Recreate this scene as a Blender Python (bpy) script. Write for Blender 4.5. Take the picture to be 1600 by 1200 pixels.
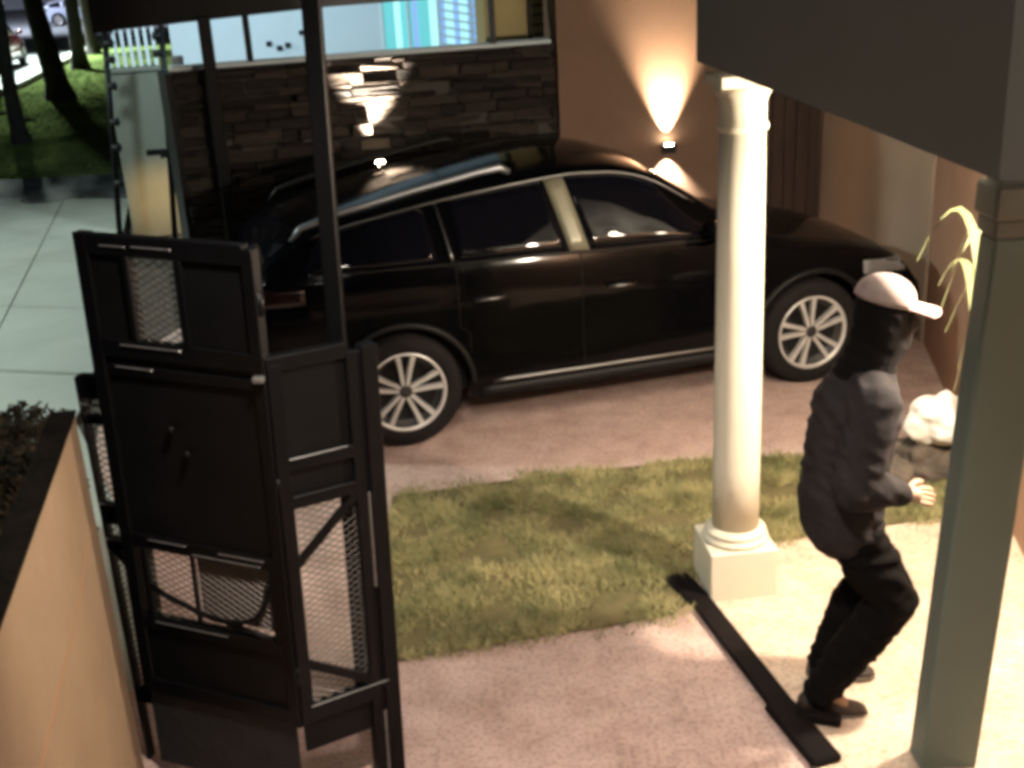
import bpy, bmesh, math, random
from mathutils import Vector, Matrix, noise
import numpy as np
random.seed(7)
rng = np.random.default_rng(7)
R = math.radians
SC = bpy.context.scene
for o in list(bpy.data.objects): bpy.data.objects.remove(o)

# ------------------------------------------------------------------ camera
cam = bpy.data.objects.new('camera', bpy.data.cameras.new('camera')); SC.collection.objects.link(cam)
cam.location = (0, 0, 2.8)
_p, _r = R(20.3), R(-3.1)
_F = Vector((0, math.cos(_p), -math.sin(_p))); _R0 = Vector((1, 0, 0)); _U0 = _R0.cross(_F)
_X = _R0*math.cos(_r) + _U0*math.sin(_r); _Y = -_R0*math.sin(_r) + _U0*math.cos(_r)
cam.rotation_euler = Matrix((_X, _Y, -_F)).transposed().to_euler()
cam.data.sensor_width = 36; cam.data.lens = 36*1813/1600
cam.data.clip_start = .05; cam.data.clip_end = 800
SC.camera = cam

# ------------------------------------------------------------------ world, night sky
w = bpy.data.worlds.new('World'); SC.world = w; w.use_nodes = True
nt = w.node_tree; bg = nt.nodes['Background']
sky = nt.nodes.new('ShaderNodeTexSky'); sky.sky_type = 'NISHITA'; sky.sun_disc = False
sky.sun_elevation = R(-2.0); sky.sun_rotation = R(-60)
nt.links.new(sky.outputs[0], bg.inputs[0]); bg.inputs[1].default_value = .11

def lamp(name, kind, loc, power, color, radius=.05, target=None, angle=None, blend=.5):
    l = bpy.data.lights.new(name, kind); l.energy = power; l.color = color
    if kind in ('POINT', 'SPOT'): l.shadow_soft_size = radius
    if kind == 'SPOT': l.spot_size = R(angle); l.spot_blend = blend
    o = bpy.data.objects.new(name, l); SC.collection.objects.link(o); o.location = loc
    if target is not None:
        o.rotation_euler = (Vector(target)-Vector(loc)).to_track_quat('-Z', 'Y').to_euler()
    return o
WARM = (1.0, .86, .68); COOL = (.74, .92, 1.0)
# street lighting beyond the frame, cool white
lamp('street_lamp_light', 'SPOT', (-19.5, 48, 8.5), 42000, (.84, 1.0, .90), .3, (-13, 33, 0), 150, .6)
lamp('street_lamp_light', 'SPOT', (-10.5, 8, 6.5), 4200, (.86, 1.0, .92), .25, (-5.5, 9.5, 0), 80, .8)
lamp('street_lamp_light', 'SPOT', (-33, 70, 10), 30000, (.78, .84, 1.0), .3, (-28, 80, 0), 150, .6)
lamp('facade_flood_light', 'SPOT', (-2.0, 10.9, 3.6), 560, (.66, .88, 1.0), .1, (-2.0, 14.5, 2.2), 120, .8)

SC.view_settings.view_transform = 'Standard'; SC.view_settings.look = 'None'
SC.view_settings.exposure = 0; SC.view_settings.gamma = 1; SC.view_settings.use_curve_mapping = False
SC.render.engine = 'CYCLES'
SC.cycles.pixel_filter_type = 'BLACKMAN_HARRIS'; SC.cycles.filter_width = 4.2
SC.cycles.max_bounces = 6; SC.cycles.sample_clamp_indirect = 6

# ------------------------------------------------------------------ helpers
def mat(name, col, rough=.6, metal=0., var=0., vscale=6., col2=None, bump=0., bscale=40., coat=0., emit=None, estr=0., spec=None, bdist=.01, stretch=None):
    m = bpy.data.materials.new(name); m.use_nodes = True
    n, l = m.node_tree.nodes, m.node_tree.links
    b = n['Principled BSDF']; b.inputs['Roughness'].default_value = rough; b.inputs['Metallic'].default_value = metal
    b.inputs['Base Color'].default_value = (*col, 1)
    if coat: b.inputs['Coat Weight'].default_value = coat; b.inputs['Coat Roughness'].default_value = .04
    if spec is not None: b.inputs['Specular IOR Level'].default_value = spec
    if emit: b.inputs['Emission Color'].default_value = (*emit, 1); b.inputs['Emission Strength'].default_value = estr
    tc = n.new('ShaderNodeTexCoord'); mp = n.new('ShaderNodeMapping'); l.new(tc.outputs['Object'], mp.inputs[0])
    if stretch: mp.inputs['Scale'].default_value = stretch
    if var or col2:
        t = n.new('ShaderNodeTexNoise'); t.inputs['Scale'].default_value = vscale; t.inputs['Detail'].default_value = 6
        t.inputs['Roughness'].default_value = .6
        l.new(mp.outputs[0], t.inputs['Vector'])
        cr = n.new('ShaderNodeValToRGB'); cr.color_ramp.elements[0].position = .33; cr.color_ramp.elements[1].position = .68
        c2 = col2 or tuple(c*(1-var) for c in col)
        cr.color_ramp.elements[0].color = (*c2, 1); cr.color_ramp.elements[1].color = (*col, 1)
        l.new(t.outputs['Fac'], cr.inputs[0]); l.new(cr.outputs[0], b.inputs['Base Color'])
    if bump:
        t = n.new('ShaderNodeTexNoise'); t.inputs['Scale'].default_value = bscale; t.inputs['Detail'].default_value = 8
        l.new(mp.outputs[0], t.inputs['Vector'])
        bp = n.new('ShaderNodeBump'); bp.inputs['Strength'].default_value = bump; bp.inputs['Distance'].default_value = bdist
        l.new(t.outputs['Fac'], bp.inputs['Height']); l.new(bp.outputs[0], b.inputs['Normal'])
    return m

def me_obj(name, verts, faces, m=None, parent=None, smooth=False, loc=None):
    me = bpy.data.meshes.new(name); me.from_pydata([tuple(v) for v in verts], [], faces); me.update()
    if m: me.materials.append(m)
    if smooth:
        for p in me.polygons: p.use_smooth = True
    o = bpy.data.objects.new(name, me); SC.collection.objects.link(o)
    if parent: o.parent = parent
    if loc is not None: o.location = loc
    return o

def tag(o, label=None, cat=None, group=None, kind=None):
    if label: o['label'] = label
    if cat: o['category'] = cat
    if group: o['group'] = group
    if kind: o['kind'] = kind
    return o

def empty(name, loc=(0, 0, 0), rz=0, **k):
    o = bpy.data.objects.new(name, None); SC.collection.objects.link(o); o.location = loc; o.rotation_euler = (0, 0, rz)
    o.empty_display_size = .1
    return tag(o, **k)

class MB:
    def __init__(s): s.v = []; s.f = []
    def add(s, v, f):
        b = len(s.v); s.v += [tuple(p) for p in v]; s.f += [tuple(i+b for i in q) for q in f]; return s
    def box(s, lo, hi, M=None, ch=0.0):
        lo, hi = Vector(lo), Vector(hi)
        bm = bmesh.new(); bmesh.ops.create_cube(bm, size=1)
        for v in bm.verts: v.co = Vector(((lo[i]+hi[i])/2 + v.co[i]*(hi[i]-lo[i]) for i in range(3)))
        if ch: bmesh.ops.bevel(bm, geom=bm.edges[:], offset=ch, segments=1, affect='EDGES')
        if M is not None: bm.transform(M)
        bm.verts.index_update(); s.add([v.co.copy() for v in bm.verts], [[v.index for v in f.verts] for f in bm.faces]); bm.free(); return s
    def bar(s, a, b, wx, wy, up=(0, 0, 1), ch=0.0):      # rectangular bar between two points
        a, b = Vector(a), Vector(b); d = b-a; L = d.length; d.normalize(); up = Vector(up)
        if abs(d.dot(up)) > .98: up = Vector((0, 1, 0))
        x = d.cross(up).normalized(); y = x.cross(d)
        M = Matrix((x, y, d)).transposed().to_4x4(); M.translation = a
        return s.box((-wx/2, -wy/2, 0), (wx/2, wy/2, L), M, ch)
    def tube(s, pts, rad, n=8, cap=True):
        pts = [Vector(p) for p in pts]; rr = rad if isinstance(rad, (list, tuple)) else [rad]*len(pts)
        vs = []; x = None
        for i, p in enumerate(pts):
            d = (pts[min(i+1, len(pts)-1)] - pts[max(i-1, 0)]).normalized()
            if x is None: x = d.orthogonal().normalized()
            else: x = (x - d*x.dot(d)).normalized()
            y = d.cross(x)
            vs += [p + (x*math.cos(2*math.pi*k/n) + y*math.sin(2*math.pi*k/n))*rr[i] for k in range(n)]
        fs = [(i*n+k, i*n+(k+1) % n, (i+1)*n+(k+1) % n, (i+1)*n+k) for i in range(len(pts)-1) for k in range(n)]
        if cap: fs += [tuple(range(n))[::-1], tuple(range((len(pts)-1)*n, len(pts)*n))]
        return s.add(vs, fs)
    def lathe(s, prof, n=48, M=None):                    # prof: (r, z) list
        vs = []
        for r, z in prof:
            for k in range(n):
                a = 2*math.pi*k/n; p = Vector((r*math.cos(a), r*math.sin(a), z)); vs.append(M @ p if M is not None else p)
        fs = [(i*n+k, i*n+(k+1) % n, (i+1)*n+(k+1) % n, (i+1)*n+k) for i in range(len(prof)-1) for k in range(n)]
        fs += [tuple(range(n))[::-1], tuple(range((len(prof)-1)*n, len(prof)*n))]
        return s.add(vs, fs)
    def build(s, name, m=None, parent=None, smooth=False): return me_obj(name, s.v, s.f, m, parent, smooth)

def frame2(P, yaw):      # 2D frame along a wall: (s along, d away, z) -> world matrix
    return Matrix.Translation((P[0], P[1], 0)) @ Matrix.Rotation(R(yaw), 4, 'Z')

def copy_tree(o, parent=None):
    c = o.copy(); SC.collection.objects.link(c); c.parent = parent
    if parent: c.matrix_parent_inverse = o.matrix_parent_inverse.copy()
    for ch in list(o.children): copy_tree(ch, c)
    return c

# ------------------------------------------------------------------ materials
M = {}
M['soil'] = mat('soil', (.09, .075, .055), .9, var=.5, vscale=3, bump=.4)
M['soil_dark'] = mat('dark_tile', (.007, .006, .005), .95, var=.5, vscale=9, bump=.4, spec=.03)
M['drive'] = mat('stamped_drive', (.66, .48, .42), .75, vscale=4.5, col2=(.47, .32, .27), bump=.45, bscale=22, bdist=.012)
M['porch'] = mat('porch_paving', (.74, .60, .46), .7, vscale=7, col2=(.58, .42, .31), bump=.45, bscale=20, bdist=.012)
def stamped(m, sc, dark, wdt):
    n, l = m.node_tree.nodes, m.node_tree.links; b = n['Principled BSDF']; src = b.inputs['Base Color'].links[0].from_socket
    tc = n.new('ShaderNodeTexCoord'); nz = n.new('ShaderNodeTexNoise'); nz.inputs['Scale'].default_value = 3; nz.inputs['Detail'].default_value = 4
    mx = n.new('ShaderNodeMix'); mx.data_type = 'VECTOR'; mx.inputs[0].default_value = .12
    l.new(tc.outputs['Object'], nz.inputs['Vector']); l.new(tc.outputs['Object'], mx.inputs[4]); l.new(nz.outputs['Color'], mx.inputs[5])
    v = n.new('ShaderNodeTexVoronoi'); v.feature = 'DISTANCE_TO_EDGE'; v.inputs['Scale'].default_value = sc; l.new(mx.outputs[1], v.inputs['Vector'])
    cr = n.new('ShaderNodeValToRGB'); cr.color_ramp.elements[0].position = 0; cr.color_ramp.elements[0].color = (dark, dark, dark, 1); cr.color_ramp.elements[1].position = wdt
    l.new(v.outputs['Distance'], cr.inputs[0])
    sp = n.new('ShaderNodeTexNoise'); sp.inputs['Scale'].default_value = 55; sp.inputs['Detail'].default_value = 3; l.new(tc.outputs['Object'], sp.inputs['Vector'])
    c2 = n.new('ShaderNodeValToRGB'); c2.color_ramp.elements[0].position = .36; c2.color_ramp.elements[0].color = (.72, .70, .68, 1); c2.color_ramp.elements[1].position = .52; l.new(sp.outputs['Fac'], c2.inputs[0])
    a1 = n.new('ShaderNodeMix'); a1.data_type = 'RGBA'; a1.blend_type = 'MULTIPLY'; a1.inputs[0].default_value = 1
    a2 = n.new('ShaderNodeMix'); a2.data_type = 'RGBA'; a2.blend_type = 'MULTIPLY'; a2.inputs[0].default_value = 1
    l.new(src, a1.inputs[6]); l.new(cr.outputs[0], a1.inputs[7]); l.new(a1.outputs[2], a2.inputs[6]); l.new(c2.outputs[0], a2.inputs[7]); l.new(a2.outputs[2], b.inputs['Base Color'])
stamped(M['drive'], 3.6, .90, .05); stamped(M['porch'], 4.2, .93, .05)
M['asphalt'] = mat('asphalt', (.16, .17, .18), .8, var=.3, vscale=2, bump=.2)
M['kerb'] = mat('kerb_stone', (.6, .6, .56), .7, var=.2)
M['pavement'] = mat('pavement_concrete', (.42, .45, .40), .8, var=.15, vscale=1.5, bump=.2, bscale=30)
M['wetpath'] = mat('damp_path', (.12, .135, .13), .7, vscale=1.1, col2=(.05, .056, .054), bump=.2, bscale=4, spec=.1)
M['lawn_far'] = mat('far_lawn', (.19, .25, .08), 1., vscale=.35, col2=(.09, .125, .045), bump=.4, bscale=30, bdist=.03, spec=0.)
M['grass'] = mat('lawn_grass', (.50, .43, .20), .8, vscale=3.2, col2=(.15, .16, .06))
M['grass_base'] = mat('lawn_soil', (.15, .12, .05), .9, vscale=6, col2=(.09, .08, .03), bump=.6)
M['slate'] = [mat('slate_stone', c, .7, var=.35, vscale=18, bump=.8, bscale=25, bdist=.01, stretch=(1, 1, 3), spec=.12) for c in ((.034, .027, .022), (.022, .018, .016), (.045, .036, .029), (.016, .014, .013))]
M['mortar'] = mat('dark_mortar', (.05, .045, .04), .9)
M['stucco_brown'] = mat('brown_stucco', (.17, .105, .072), .85, var=.12, vscale=4, bump=.25, bscale=90, bdist=.004)
M['stucco_cream'] = mat('tan_stucco', (.33, .25, .185), .85, var=.10, vscale=3, bump=.25, bscale=90, bdist=.004)
M['stucco_rose'] = mat('rose_stucco', (.46, .28, .19), .85, var=.10, vscale=3, bump=.25, bscale=90, bdist=.004)
M['wall_orange'] = mat('ochre_render', (.225, .155, .09), .85, vscale=2.2, col2=(.18, .115, .065), bump=.3, bscale=60, bdist=.004)
M['yellow_wall'] = mat('yellow_render', (.42, .34, .16), .85, var=.1)
M['darkwood'] = mat('dark_wood', (.055, .035, .025), .5, vscale=30, col2=(.035, .02, .015), bump=.2, stretch=(1, 1, .08))
M['black'] = mat('black_painted_steel', (.0035, .0035, .004), .42, var=.3, vscale=12, bump=.06, bscale=120, spec=.15)
M['black2'] = mat('dark_grey_sheet_steel', (.005, .005, .0055), .5, vscale=4, col2=(.003, .003, .0033), bump=.05, bscale=60, spec=.14)
M['wire'] = mat('galvanised_mesh', (.10, .085, .075), .4, metal=.6)
M['worn_glint'] = mat('worn_glint_steel', (.22, .217, .21), .35, metal=.6, var=.3, vscale=40)  # worn edges, and the reflection line painted on a gate stile
M['fascia'] = mat('grey_render', (.21, .225, .215), .85, var=.08, vscale=2, bump=.15, bscale=80, bdist=.003)
M['pillar'] = mat('grey_green_paint', (.13, .168, .14), .75, var=.12, vscale=3, bump=.15, bscale=60, bdist=.003)
M['pillar_band'] = mat('beige_band', (.13, .13, .105), .7, var=.1)
M['column'] = mat('cream_paint', (.76, .70, .55), .5, var=.06, vscale=5, bump=.08, bscale=50, bdist=.003)
M['conc'] = mat('grey_green_concrete', (.15, .155, .12), .85, var=.2, vscale=3, bump=.3)
M['pipe'] = mat('pale_grey_concrete', (.25, .25, .25), .7, var=.35, vscale=8)
M['facade'] = mat('pale_blue_render', (.62, .70, .74), .8, var=.06, vscale=2)
M['bark'] = mat('dark_bark', (.05, .045, .035), .9, var=.4, vscale=12, bump=.8, bscale=20, bdist=.03)
M['leaf'] = mat('tree_leaf', (.045, .06, .045), .6, vscale=2, col2=(.05, .03, .055))
M['hedge'] = mat('dry_hedge_leaf', (.045, .034, .022), .8, vscale=9, col2=(.014, .014, .009), spec=.1)
M['paint_black'] = mat('black_car_paint', (.0018, .0018, .0022), .10, spec=.13, bump=.015, bscale=3, bdist=.02)
M['glass'] = mat('tinted_glass', (.003, .003, .005), .03, spec=.5)
M['trim'] = mat('black_trim', (.006, .006, .006), .5, spec=.2)
M['chrome'] = mat('satin_chrome', (.16, .16, .16), .3, metal=1)
M['rail'] = mat('silver_rail', (.30, .32, .35), .42, metal=.8)
M['tyre'] = mat('tyre_rubber', (.010, .009, .009), .8, bump=.3, bscale=50, spec=.15)
M['alloy'] = mat('machined_alloy', (.72, .70, .67), .35, metal=.45, var=.1, vscale=20)
M['rimdark'] = mat('dark_rim', (.03, .028, .028), .5, metal=.3)
M['bpillar_reflection'] = mat('pillar_reflection_trim', (.20, .195, .14), .35, metal=.2, bump=.05)  # yellowish tone paints the cream column's reflection on the black trim
M['lens_red'] = mat('red_lens', (.006, .001, .001), .25)
M['lens_clear'] = mat('clear_lens', (.30, .31, .33), .08, coat=1, metal=.4)
M['paint_red'] = mat('red_car_paint', (.28, .02, .03), .25, coat=1)
M['paint_blue'] = mat('blue_grey_car_paint', (.30, .33, .42), .25, coat=1)
M['lampbody'] = mat('dark_lamp_housing', (.02, .018, .018), .4, metal=.4)
M['bulb'] = mat('warm_lamp_glass', (.9, .8, .6), .3, emit=(1, .82, .58), estr=160)
M['globe'] = mat('street_lamp_globe', (.9, .85, .85), .3, emit=(1, .82, .85), estr=.75)
M['hoodie'] = mat('grey_fleece', (.034, .030, .031), .95, vscale=5, col2=(.02, .018, .019), bump=.6, bscale=30, bdist=.008, spec=.1)
M['hoodcloth'] = mat('black_hood_cloth', (.007, .006, .006), .95, bump=.5, bscale=70, bdist=.004, spec=.08)
M['trouser'] = mat('black_trouser_cloth', (.005, .0045, .0045), .95, bump=.5, bscale=40, bdist=.008, spec=.08)
M['shoe'] = mat('dark_brown_shoe', (.025, .016, .012), .6, bump=.2)
M['sole'] = mat('grey_sole', (.16, .14, .12), .7)
M['cap'] = mat('pale_cap_cloth', (.40, .31, .29), .9, vscale=9, col2=(.24, .18, .175), bump=.3, bscale=120, bdist=.003)
M['brim'] = mat('pink_brim_cloth', (.50, .34, .31), .9, vscale=20, col2=(.40, .26, .24), bump=.2)
M['skin'] = mat('skin', (.46, .29, .20), .55, bump=.1)
M['eye'] = mat('eye', (.02, .015, .012), .2)
M['sack'] = mat('pale_sack', (.90, .86, .80), .8, vscale=6, col2=(.78, .70, .62), bump=.6, bscale=12, bdist=.02)
M['rock'] = mat('brown_rock', (.15, .115, .085), .85, vscale=8, col2=(.07, .055, .045), bump=.9, bscale=14, bdist=.03)
M['blade'] = mat('yellow_green_leaf', (.62, .64, .36), .5, vscale=5, col2=(.42, .50, .2), stretch=(1, 1, .3))
M['pot'] = mat('dark_plastic_pot', (.05, .04, .03), .6)
M['shade_skirt'] = mat('dark_shade_skirt', (.011, .0105, .01), .9, vscale=14, col2=(.005, .005, .005), bump=.4)
M['plate'] = mat('tinted_brown_plate', (.085, .07, .055), .6, var=.2, vscale=10)
M['floor_band'] = mat('dark_brown_band', (.007, .005, .005), .8, bump=.2, spec=.1)

# ------------------------------------------------------------------ ground
def sheet(name, pts, z, m, kind='structure', th=0):
    if th:
        n = len(pts); v = [(x, y, z) for x, y in pts] + [(x, y, z-th) for x, y in pts]
        f = [tuple(range(n))] + [(i, i+n, (i+1) % n+n, (i+1) % n) for i in range(n)]
    else:
        v = [(x, y, z) for x, y in pts]; f = [tuple(range(len(pts)))]
    o = me_obj(name, v, f, m); o['kind'] = kind; return o
sheet('ground', [(-400, -60), (400, -60), (400, 600), (-400, 600)], -.03, M['soil'])
sheet('driveway', [(-3.0, -1.0), (1.02, -1.0), (1.0, 3.5), (.84, 4.55), (.84, 5.1), (3.2, 5.0), (3.6, 11), (-2.6, 10.0), (-3.05, 8.2), (-2.2, 5.2)], 0, M['drive'])
sheet('porch_floor', [(1.03, -1.0), (6, -1.0), (6, 5.4), (2.2, 5.28), (1.25, 5.08), (.86, 4.98), (.86, 4.56), (1.01, 3.5)], .006, M['porch'])
# lawn strip inside
LAWN = [(-.62, 4.22), (.10, 4.36), (.66, 4.47), (.80, 4.62), (.84, 5.0), (1.25, 5.10), (2.30, 5.27), (2.44, 5.55), (2.2, 6.05), (1.1, 6.12), (.2, 6.02), (-.70, 5.85)]
sheet('lawn_bed', LAWN, .012, M['grass_base'])
def inside(x, y, P):
    c = np.zeros(len(x), bool); n = len(P)
    for i in range(n):
        (x1, y1), (x2, y2) = P[i], P[(i+1) % n]
        if y1 == y2: continue
        k = ((y1 > y) != (y2 > y)) & (x < (x2-x1)*(y-y1)/(y2-y1)+x1); c ^= k
    return c
def blades(name, poly, n, h, wd, m, z0=0., edge=.03):
    xs = [p[0] for p in poly]; ys = [p[1] for p in poly]
    x = rng.uniform(min(xs), max(xs), n); y = rng.uniform(min(ys), max(ys), n)
    k = inside(x + rng.normal(0, edge, n), y + rng.normal(0, edge, n), poly); x, y = x[k], y[k]; n = len(x)
    dens = np.array([noise.noise(Vector((a*4, b*4, 0))) for a, b in zip(x, y)])
    k = rng.uniform(-.45, .45, n) < dens*1.5+.12; x, y, dens = x[k], y[k], dens[k]; n = len(x)
    a = rng.uniform(0, 2*np.pi, n); hh = h*rng.uniform(.5, 1.2, n)*(1+dens*.5); l = rng.uniform(.3, 1.4, n)*hh; b = a+rng.normal(1.5, .8, n)
    V = np.empty((n, 3, 3)); wx, wy = np.cos(a)*wd/2, np.sin(a)*wd/2
    V[:, 0] = np.c_[x-wx, y-wy, np.full(n, z0)]; V[:, 1] = np.c_[x+wx, y+wy, np.full(n, z0)]; V[:, 2] = np.c_[x+np.cos(b)*l, y+np.sin(b)*l, z0+hh]
    me = bpy.data.meshes.new(name); me.vertices.add(3*n); me.vertices.foreach_set('co', V.reshape(-1))
    me.loops.add(3*n); me.loops.foreach_set('vertex_index', np.arange(3*n)); me.polygons.add(n)
    me.polygons.foreach_set('loop_start', np.arange(0, 3*n, 3)); me.polygons.foreach_set('loop_total', np.full(n, 3)); me.update(); me.validate()
    me.materials.append(m); o = bpy.data.objects.new(name, me); SC.collection.objects.link(o); return o
tag(blades('grass', LAWN, 120000, .035, .007, M['grass'], .01, .055), 'patchy yellow green lawn grass between driveway and column', 'grass', kind='stuff')

# street side
def P(x, y): return (x, y)
sheet('pavement', [(-2.9, 6.9), (-3.1, 8.26), (-4.9, 13.6), (-14, 13.6), (-9, 8.3), (-6.0, 6.6)], .006, M['pavement'])
sheet('damp_path', [(-4.7, 13.6), (-4.0, 17.6), (-26, 17.6), (-20, 13.6)], .004, M['wetpath'])
sheet('street_lawn', [(-3.0, 17.6), (-2, 60), (-17.2, 56), (-15.2, 44), (-13.1, 33.5), (-12.6, 29), (-16, 24), (-26, 17.6)], .004, M['lawn_far'])
KB = [(-30, 17), (-16.2, 24.2), (-12.9, 29), (-13.3, 33.5), (-15.4, 44), (-17.4, 56), (-16, 90)]
k = MB()
for a, b in zip(KB[:-1], KB[1:]): k.bar((a[0]-.2, a[1], .07), (b[0]-.2, b[1], .07), .5, .14)
tag(k.build('kerb', M['kerb']), kind='structure')
sheet('road', [(x-.5, y) for x, y in KB] + [(-150, 260), (-260, 120), (-150, 17)], -.012, M['asphalt'])
rg = MB()
bl = blades('street_grass', [(-3.2, 17.8), (-2, 45), (-15, 43), (-12.9, 33.5), (-12.4, 29.5), (-16, 24.5), (-24, 18)], 40000, .05, .04, M['lawn_far'], 0., .1)
tag(bl, 'bright green street verge grass under the trees', 'grass', kind='stuff')
sheet('entrance_apron', [(-1.62, 4.15), (-1.9, 3.9), (-3.0, 4.6), (-3.6, 6.9), (-2.9, 7.2), (-2.1, 5.6)], .012, M['pavement'])
# pavement slabs: lifted pieces
sl = []
SX, SY = Vector((-.95, .27)), Vector((-.44, 1.75))
org = Vector((-3.12, 8.2))
pav = bpy.data.objects['pavement']
slab = MB().box((-.0, 0, 0), (1, 1, 1))
for i in range(3):
    for j in range(4):
        o_ = org + SX*1.02*i + SY*1.02*j
        a, b, c, d = o_, o_+SX, o_+SX+SY, o_+SY
        zz = .03 + rng.uniform(0, .004)
        v = [(*q, zz) for q in (a, b, c, d)] + [(*q, -.01) for q in (a, b, c, d)]
        me_obj('slab', v, [(3, 2, 1, 0), (0, 1, 5, 4), (1, 2, 6, 5), (2, 3, 7, 6), (3, 0, 4, 7)], M['pavement'], pav)
mh = MB().lathe([(.42, 0), (.42, .02), (.38, .03), (.1, .032)], 32).build('manhole_cover', M['wetpath']); mh.location = (-6.1, 15.7, .004)
tag(mh, 'round manhole cover set in the damp grey path', 'manhole cover')

# ------------------------------------------------------------------ stone wall behind the car
YAW = 15.3
FW = frame2((-1.29, 8.84), YAW)           # s along, +d away from camera
def wpt(s, d, z): return FW @ Vector((s, d, z))
stone_wall = empty('stone_wall', wpt(0, 0, 0), R(YAW), label='dark ledge stone wall behind the black car with an uplight on it', cat='wall')
S0, S1 = -1.06, 1.835
MB().box((S0, .05, -.02), (S1, .25, 2.13)).build('wall_core', M['mortar'], stone_wall)
MB().box((S0, .10, 2.13), (S1, .27, 2.165), ch=.006).build('coping', M['facade'], stone_wall)
n_st = 0; rows = []; z = .02
while z < 2.11:
    h = random.choice((.035, .05, .05, .065, .08)); h = min(h, 2.125-z); rows.append((z, h)); z += h+.005
rest = MB()
for z, h in reversed(rows):
    s = S0 - random.uniform(0, .2)
    while s < S1:
        L = random.uniform(.12, .42); a, b = max(s, S0), min(s+L, S1)
        if b-a > .03 and h > .015:
            dp = random.uniform(.0, .045)
            if random.random() < .12: dp = -.05 if random.random() < .3 else .047
            B = MB().box((a, dp, z), (b, .06, z+h), ch=min(.008, h*.2))
            vv = [(x + random.uniform(-.006, .006), y + (random.uniform(-.012, .012) if y < .05 else 0), q + random.uniform(-.004, .004)) for x, y, q in B.v]
            if n_st < 298: me_obj('stone', vv, B.f, random.choice(M['slate']), stone_wall); n_st += 1
            else: rest.add(vv, B.f)
        s += L+.006
if rest.v: tag(rest.build('lower_stones', M['slate'][1], stone_wall), kind='stuff')

# house wall at the back, right of the stone
back = empty('house_back_wall', wpt(0, 0, 0), R(YAW), label='brown rendered house wall behind the car bonnet with the bright wall lamp', cat='wall')
MB().box((1.84, -.02, -.02), (4.18, .3, 4.2)).build('wall', M['stucco_brown'], back)
# dark wooden panelling: planks
pan = empty('wooden_door', wpt(3.62, -.02, 0), R(YAW), label='dark brown plank door on the back wall behind the cream round column', cat='door')
MB().box((-.06, -.03, -.02), (.52, .0, 2.6)).build('backing_panel', M['darkwood'], pan)
for i in range(5): MB().box((-.05+i*.113, -.05, .0), (-.05+i*.113+.104, -.031, 2.5), ch=.004).build('plank', M['darkwood'], pan)
# yellow wall return with louvres above the stone wall
yw = empty('yellow_outbuilding', wpt(1.34, .6, 0), R(YAW), label='yellow rendered outbuilding wall seen above the stone wall, with louvre slats', cat='building')
MB().box((.10, .0, 0), (.66, .3, 3.4)).build('wall', M['yellow_wall'], yw)
for i in range(9): MB().box((.48, -.05, 2.02+i*.075), (.62, -.002, 2.035+i*.075), ch=.003).build('slat', M['trim'], yw)
MB().box((.455, -.06, 1.9), (.478, -.002, 2.8)).build('shutter_frame', M['trim'], yw)

# carport fascia over the wall
hd = empty('gate_canopy', wpt(-1.8, -.04, 0), R(YAW), label='black overhead canopy beam with dark posts above the stone wall', cat='canopy')
v = [(.27, 0, 2.43), (.42, 0, 2.445), (1.85, 0, 2.51), (3.18, 0, 2.53)]
v = [(p[0], 0, p[2]) for p in v]; t = [(p[0], 0, 3.4) for p in v]
vb = [(p[0], .3, p[2]) for p in v]; tb = [(p[0], .3, 3.4) for p in v]
allv = v + t + vb + tb; n = 4
fs = [(i, i+1, n+i+1, n+i) for i in range(3)] + [(2*n+i+1, 2*n+i, 3*n+i, 3*n+i+1) for i in range(3)] + [(i+1, i, 2*n+i, 2*n+i+1) for i in range(3)] + [(n+i, n+i+1, 3*n+i+1, 3*n+i) for i in range(3)] + [(0, n, 3*n, 2*n), (n-1, 3*n-1, 4*n-1, 2*n-1)]
me_obj('fascia', allv, fs, M['black2'], hd)
MB().box((.975, -.03, 0), (1.065, .02, 2.5), ch=.006).build('post', M['black'], hd)
MB().box((1.29, .05, 2.166), (1.335, .10, 2.5), ch=.004).build('post', M['black'], hd)
MB().box((3.12, .02, 2.166), (3.155, .09, 2.53), ch=.004).build('post', M['black'], hd)

# neighbour building with blue lit glazing
nb = empty('neighbour_building', wpt(0, 5.7, 0), R(YAW), label='pale blue lit building beyond the stone wall with turquoise glazed bay', cat='building')
MB().box((-.98, 0, 0), (1.50, .3, 5)).build('wall', M['facade'], nb)
MB().box((1.501, .12, 0), (4.6, .3, 5)).build('wall', M['facade'], nb)
M['lit_a'] = mat('lit_turquoise_curtain', (.1, .35, .36), .5, emit=(.16, .62, .64), estr=.75)
M['lit_b'] = mat('lit_pale_curtain', (.3, .45, .45), .5, emit=(.46, .92, .88), estr=.85)
M['lit_c'] = mat('lit_blue_pane', (.2, .3, .5), .5, emit=(.30, .52, .86), estr=.7)
xs = 1.53; i = 0
while xs < 3.05:
    wd = random.uniform(.07, .17)
    m_ = (M['lit_a'], M['lit_b'], M['lit_a'], M['lit_c'])[i % 4] if xs < 2.2 else (M['lit_c'], M['lit_b'])[i % 2]
    MB().box((xs, .03+.01*(i % 2), 1.3), (xs+wd, .10, 3.4), ch=.004).build('curtain_panel', m_, nb); xs += wd+.003; i += 1
for s_ in (1.50, 1.82, 2.2, 2.6, 2.95):
    MB().box((s_, -.02, 1.3), (s_+.03, .02, 3.4), ch=.003).build('mullion', mat('pale_frame', (.6, .7, .72), .5), nb)
for j in range(9):
    MB().bar((2.2, -.01, 2.52-j*.10), (3.05, -.01, 2.34-j*.10), .025, .02).build('blind_slat', M['facade'], nb)
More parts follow.
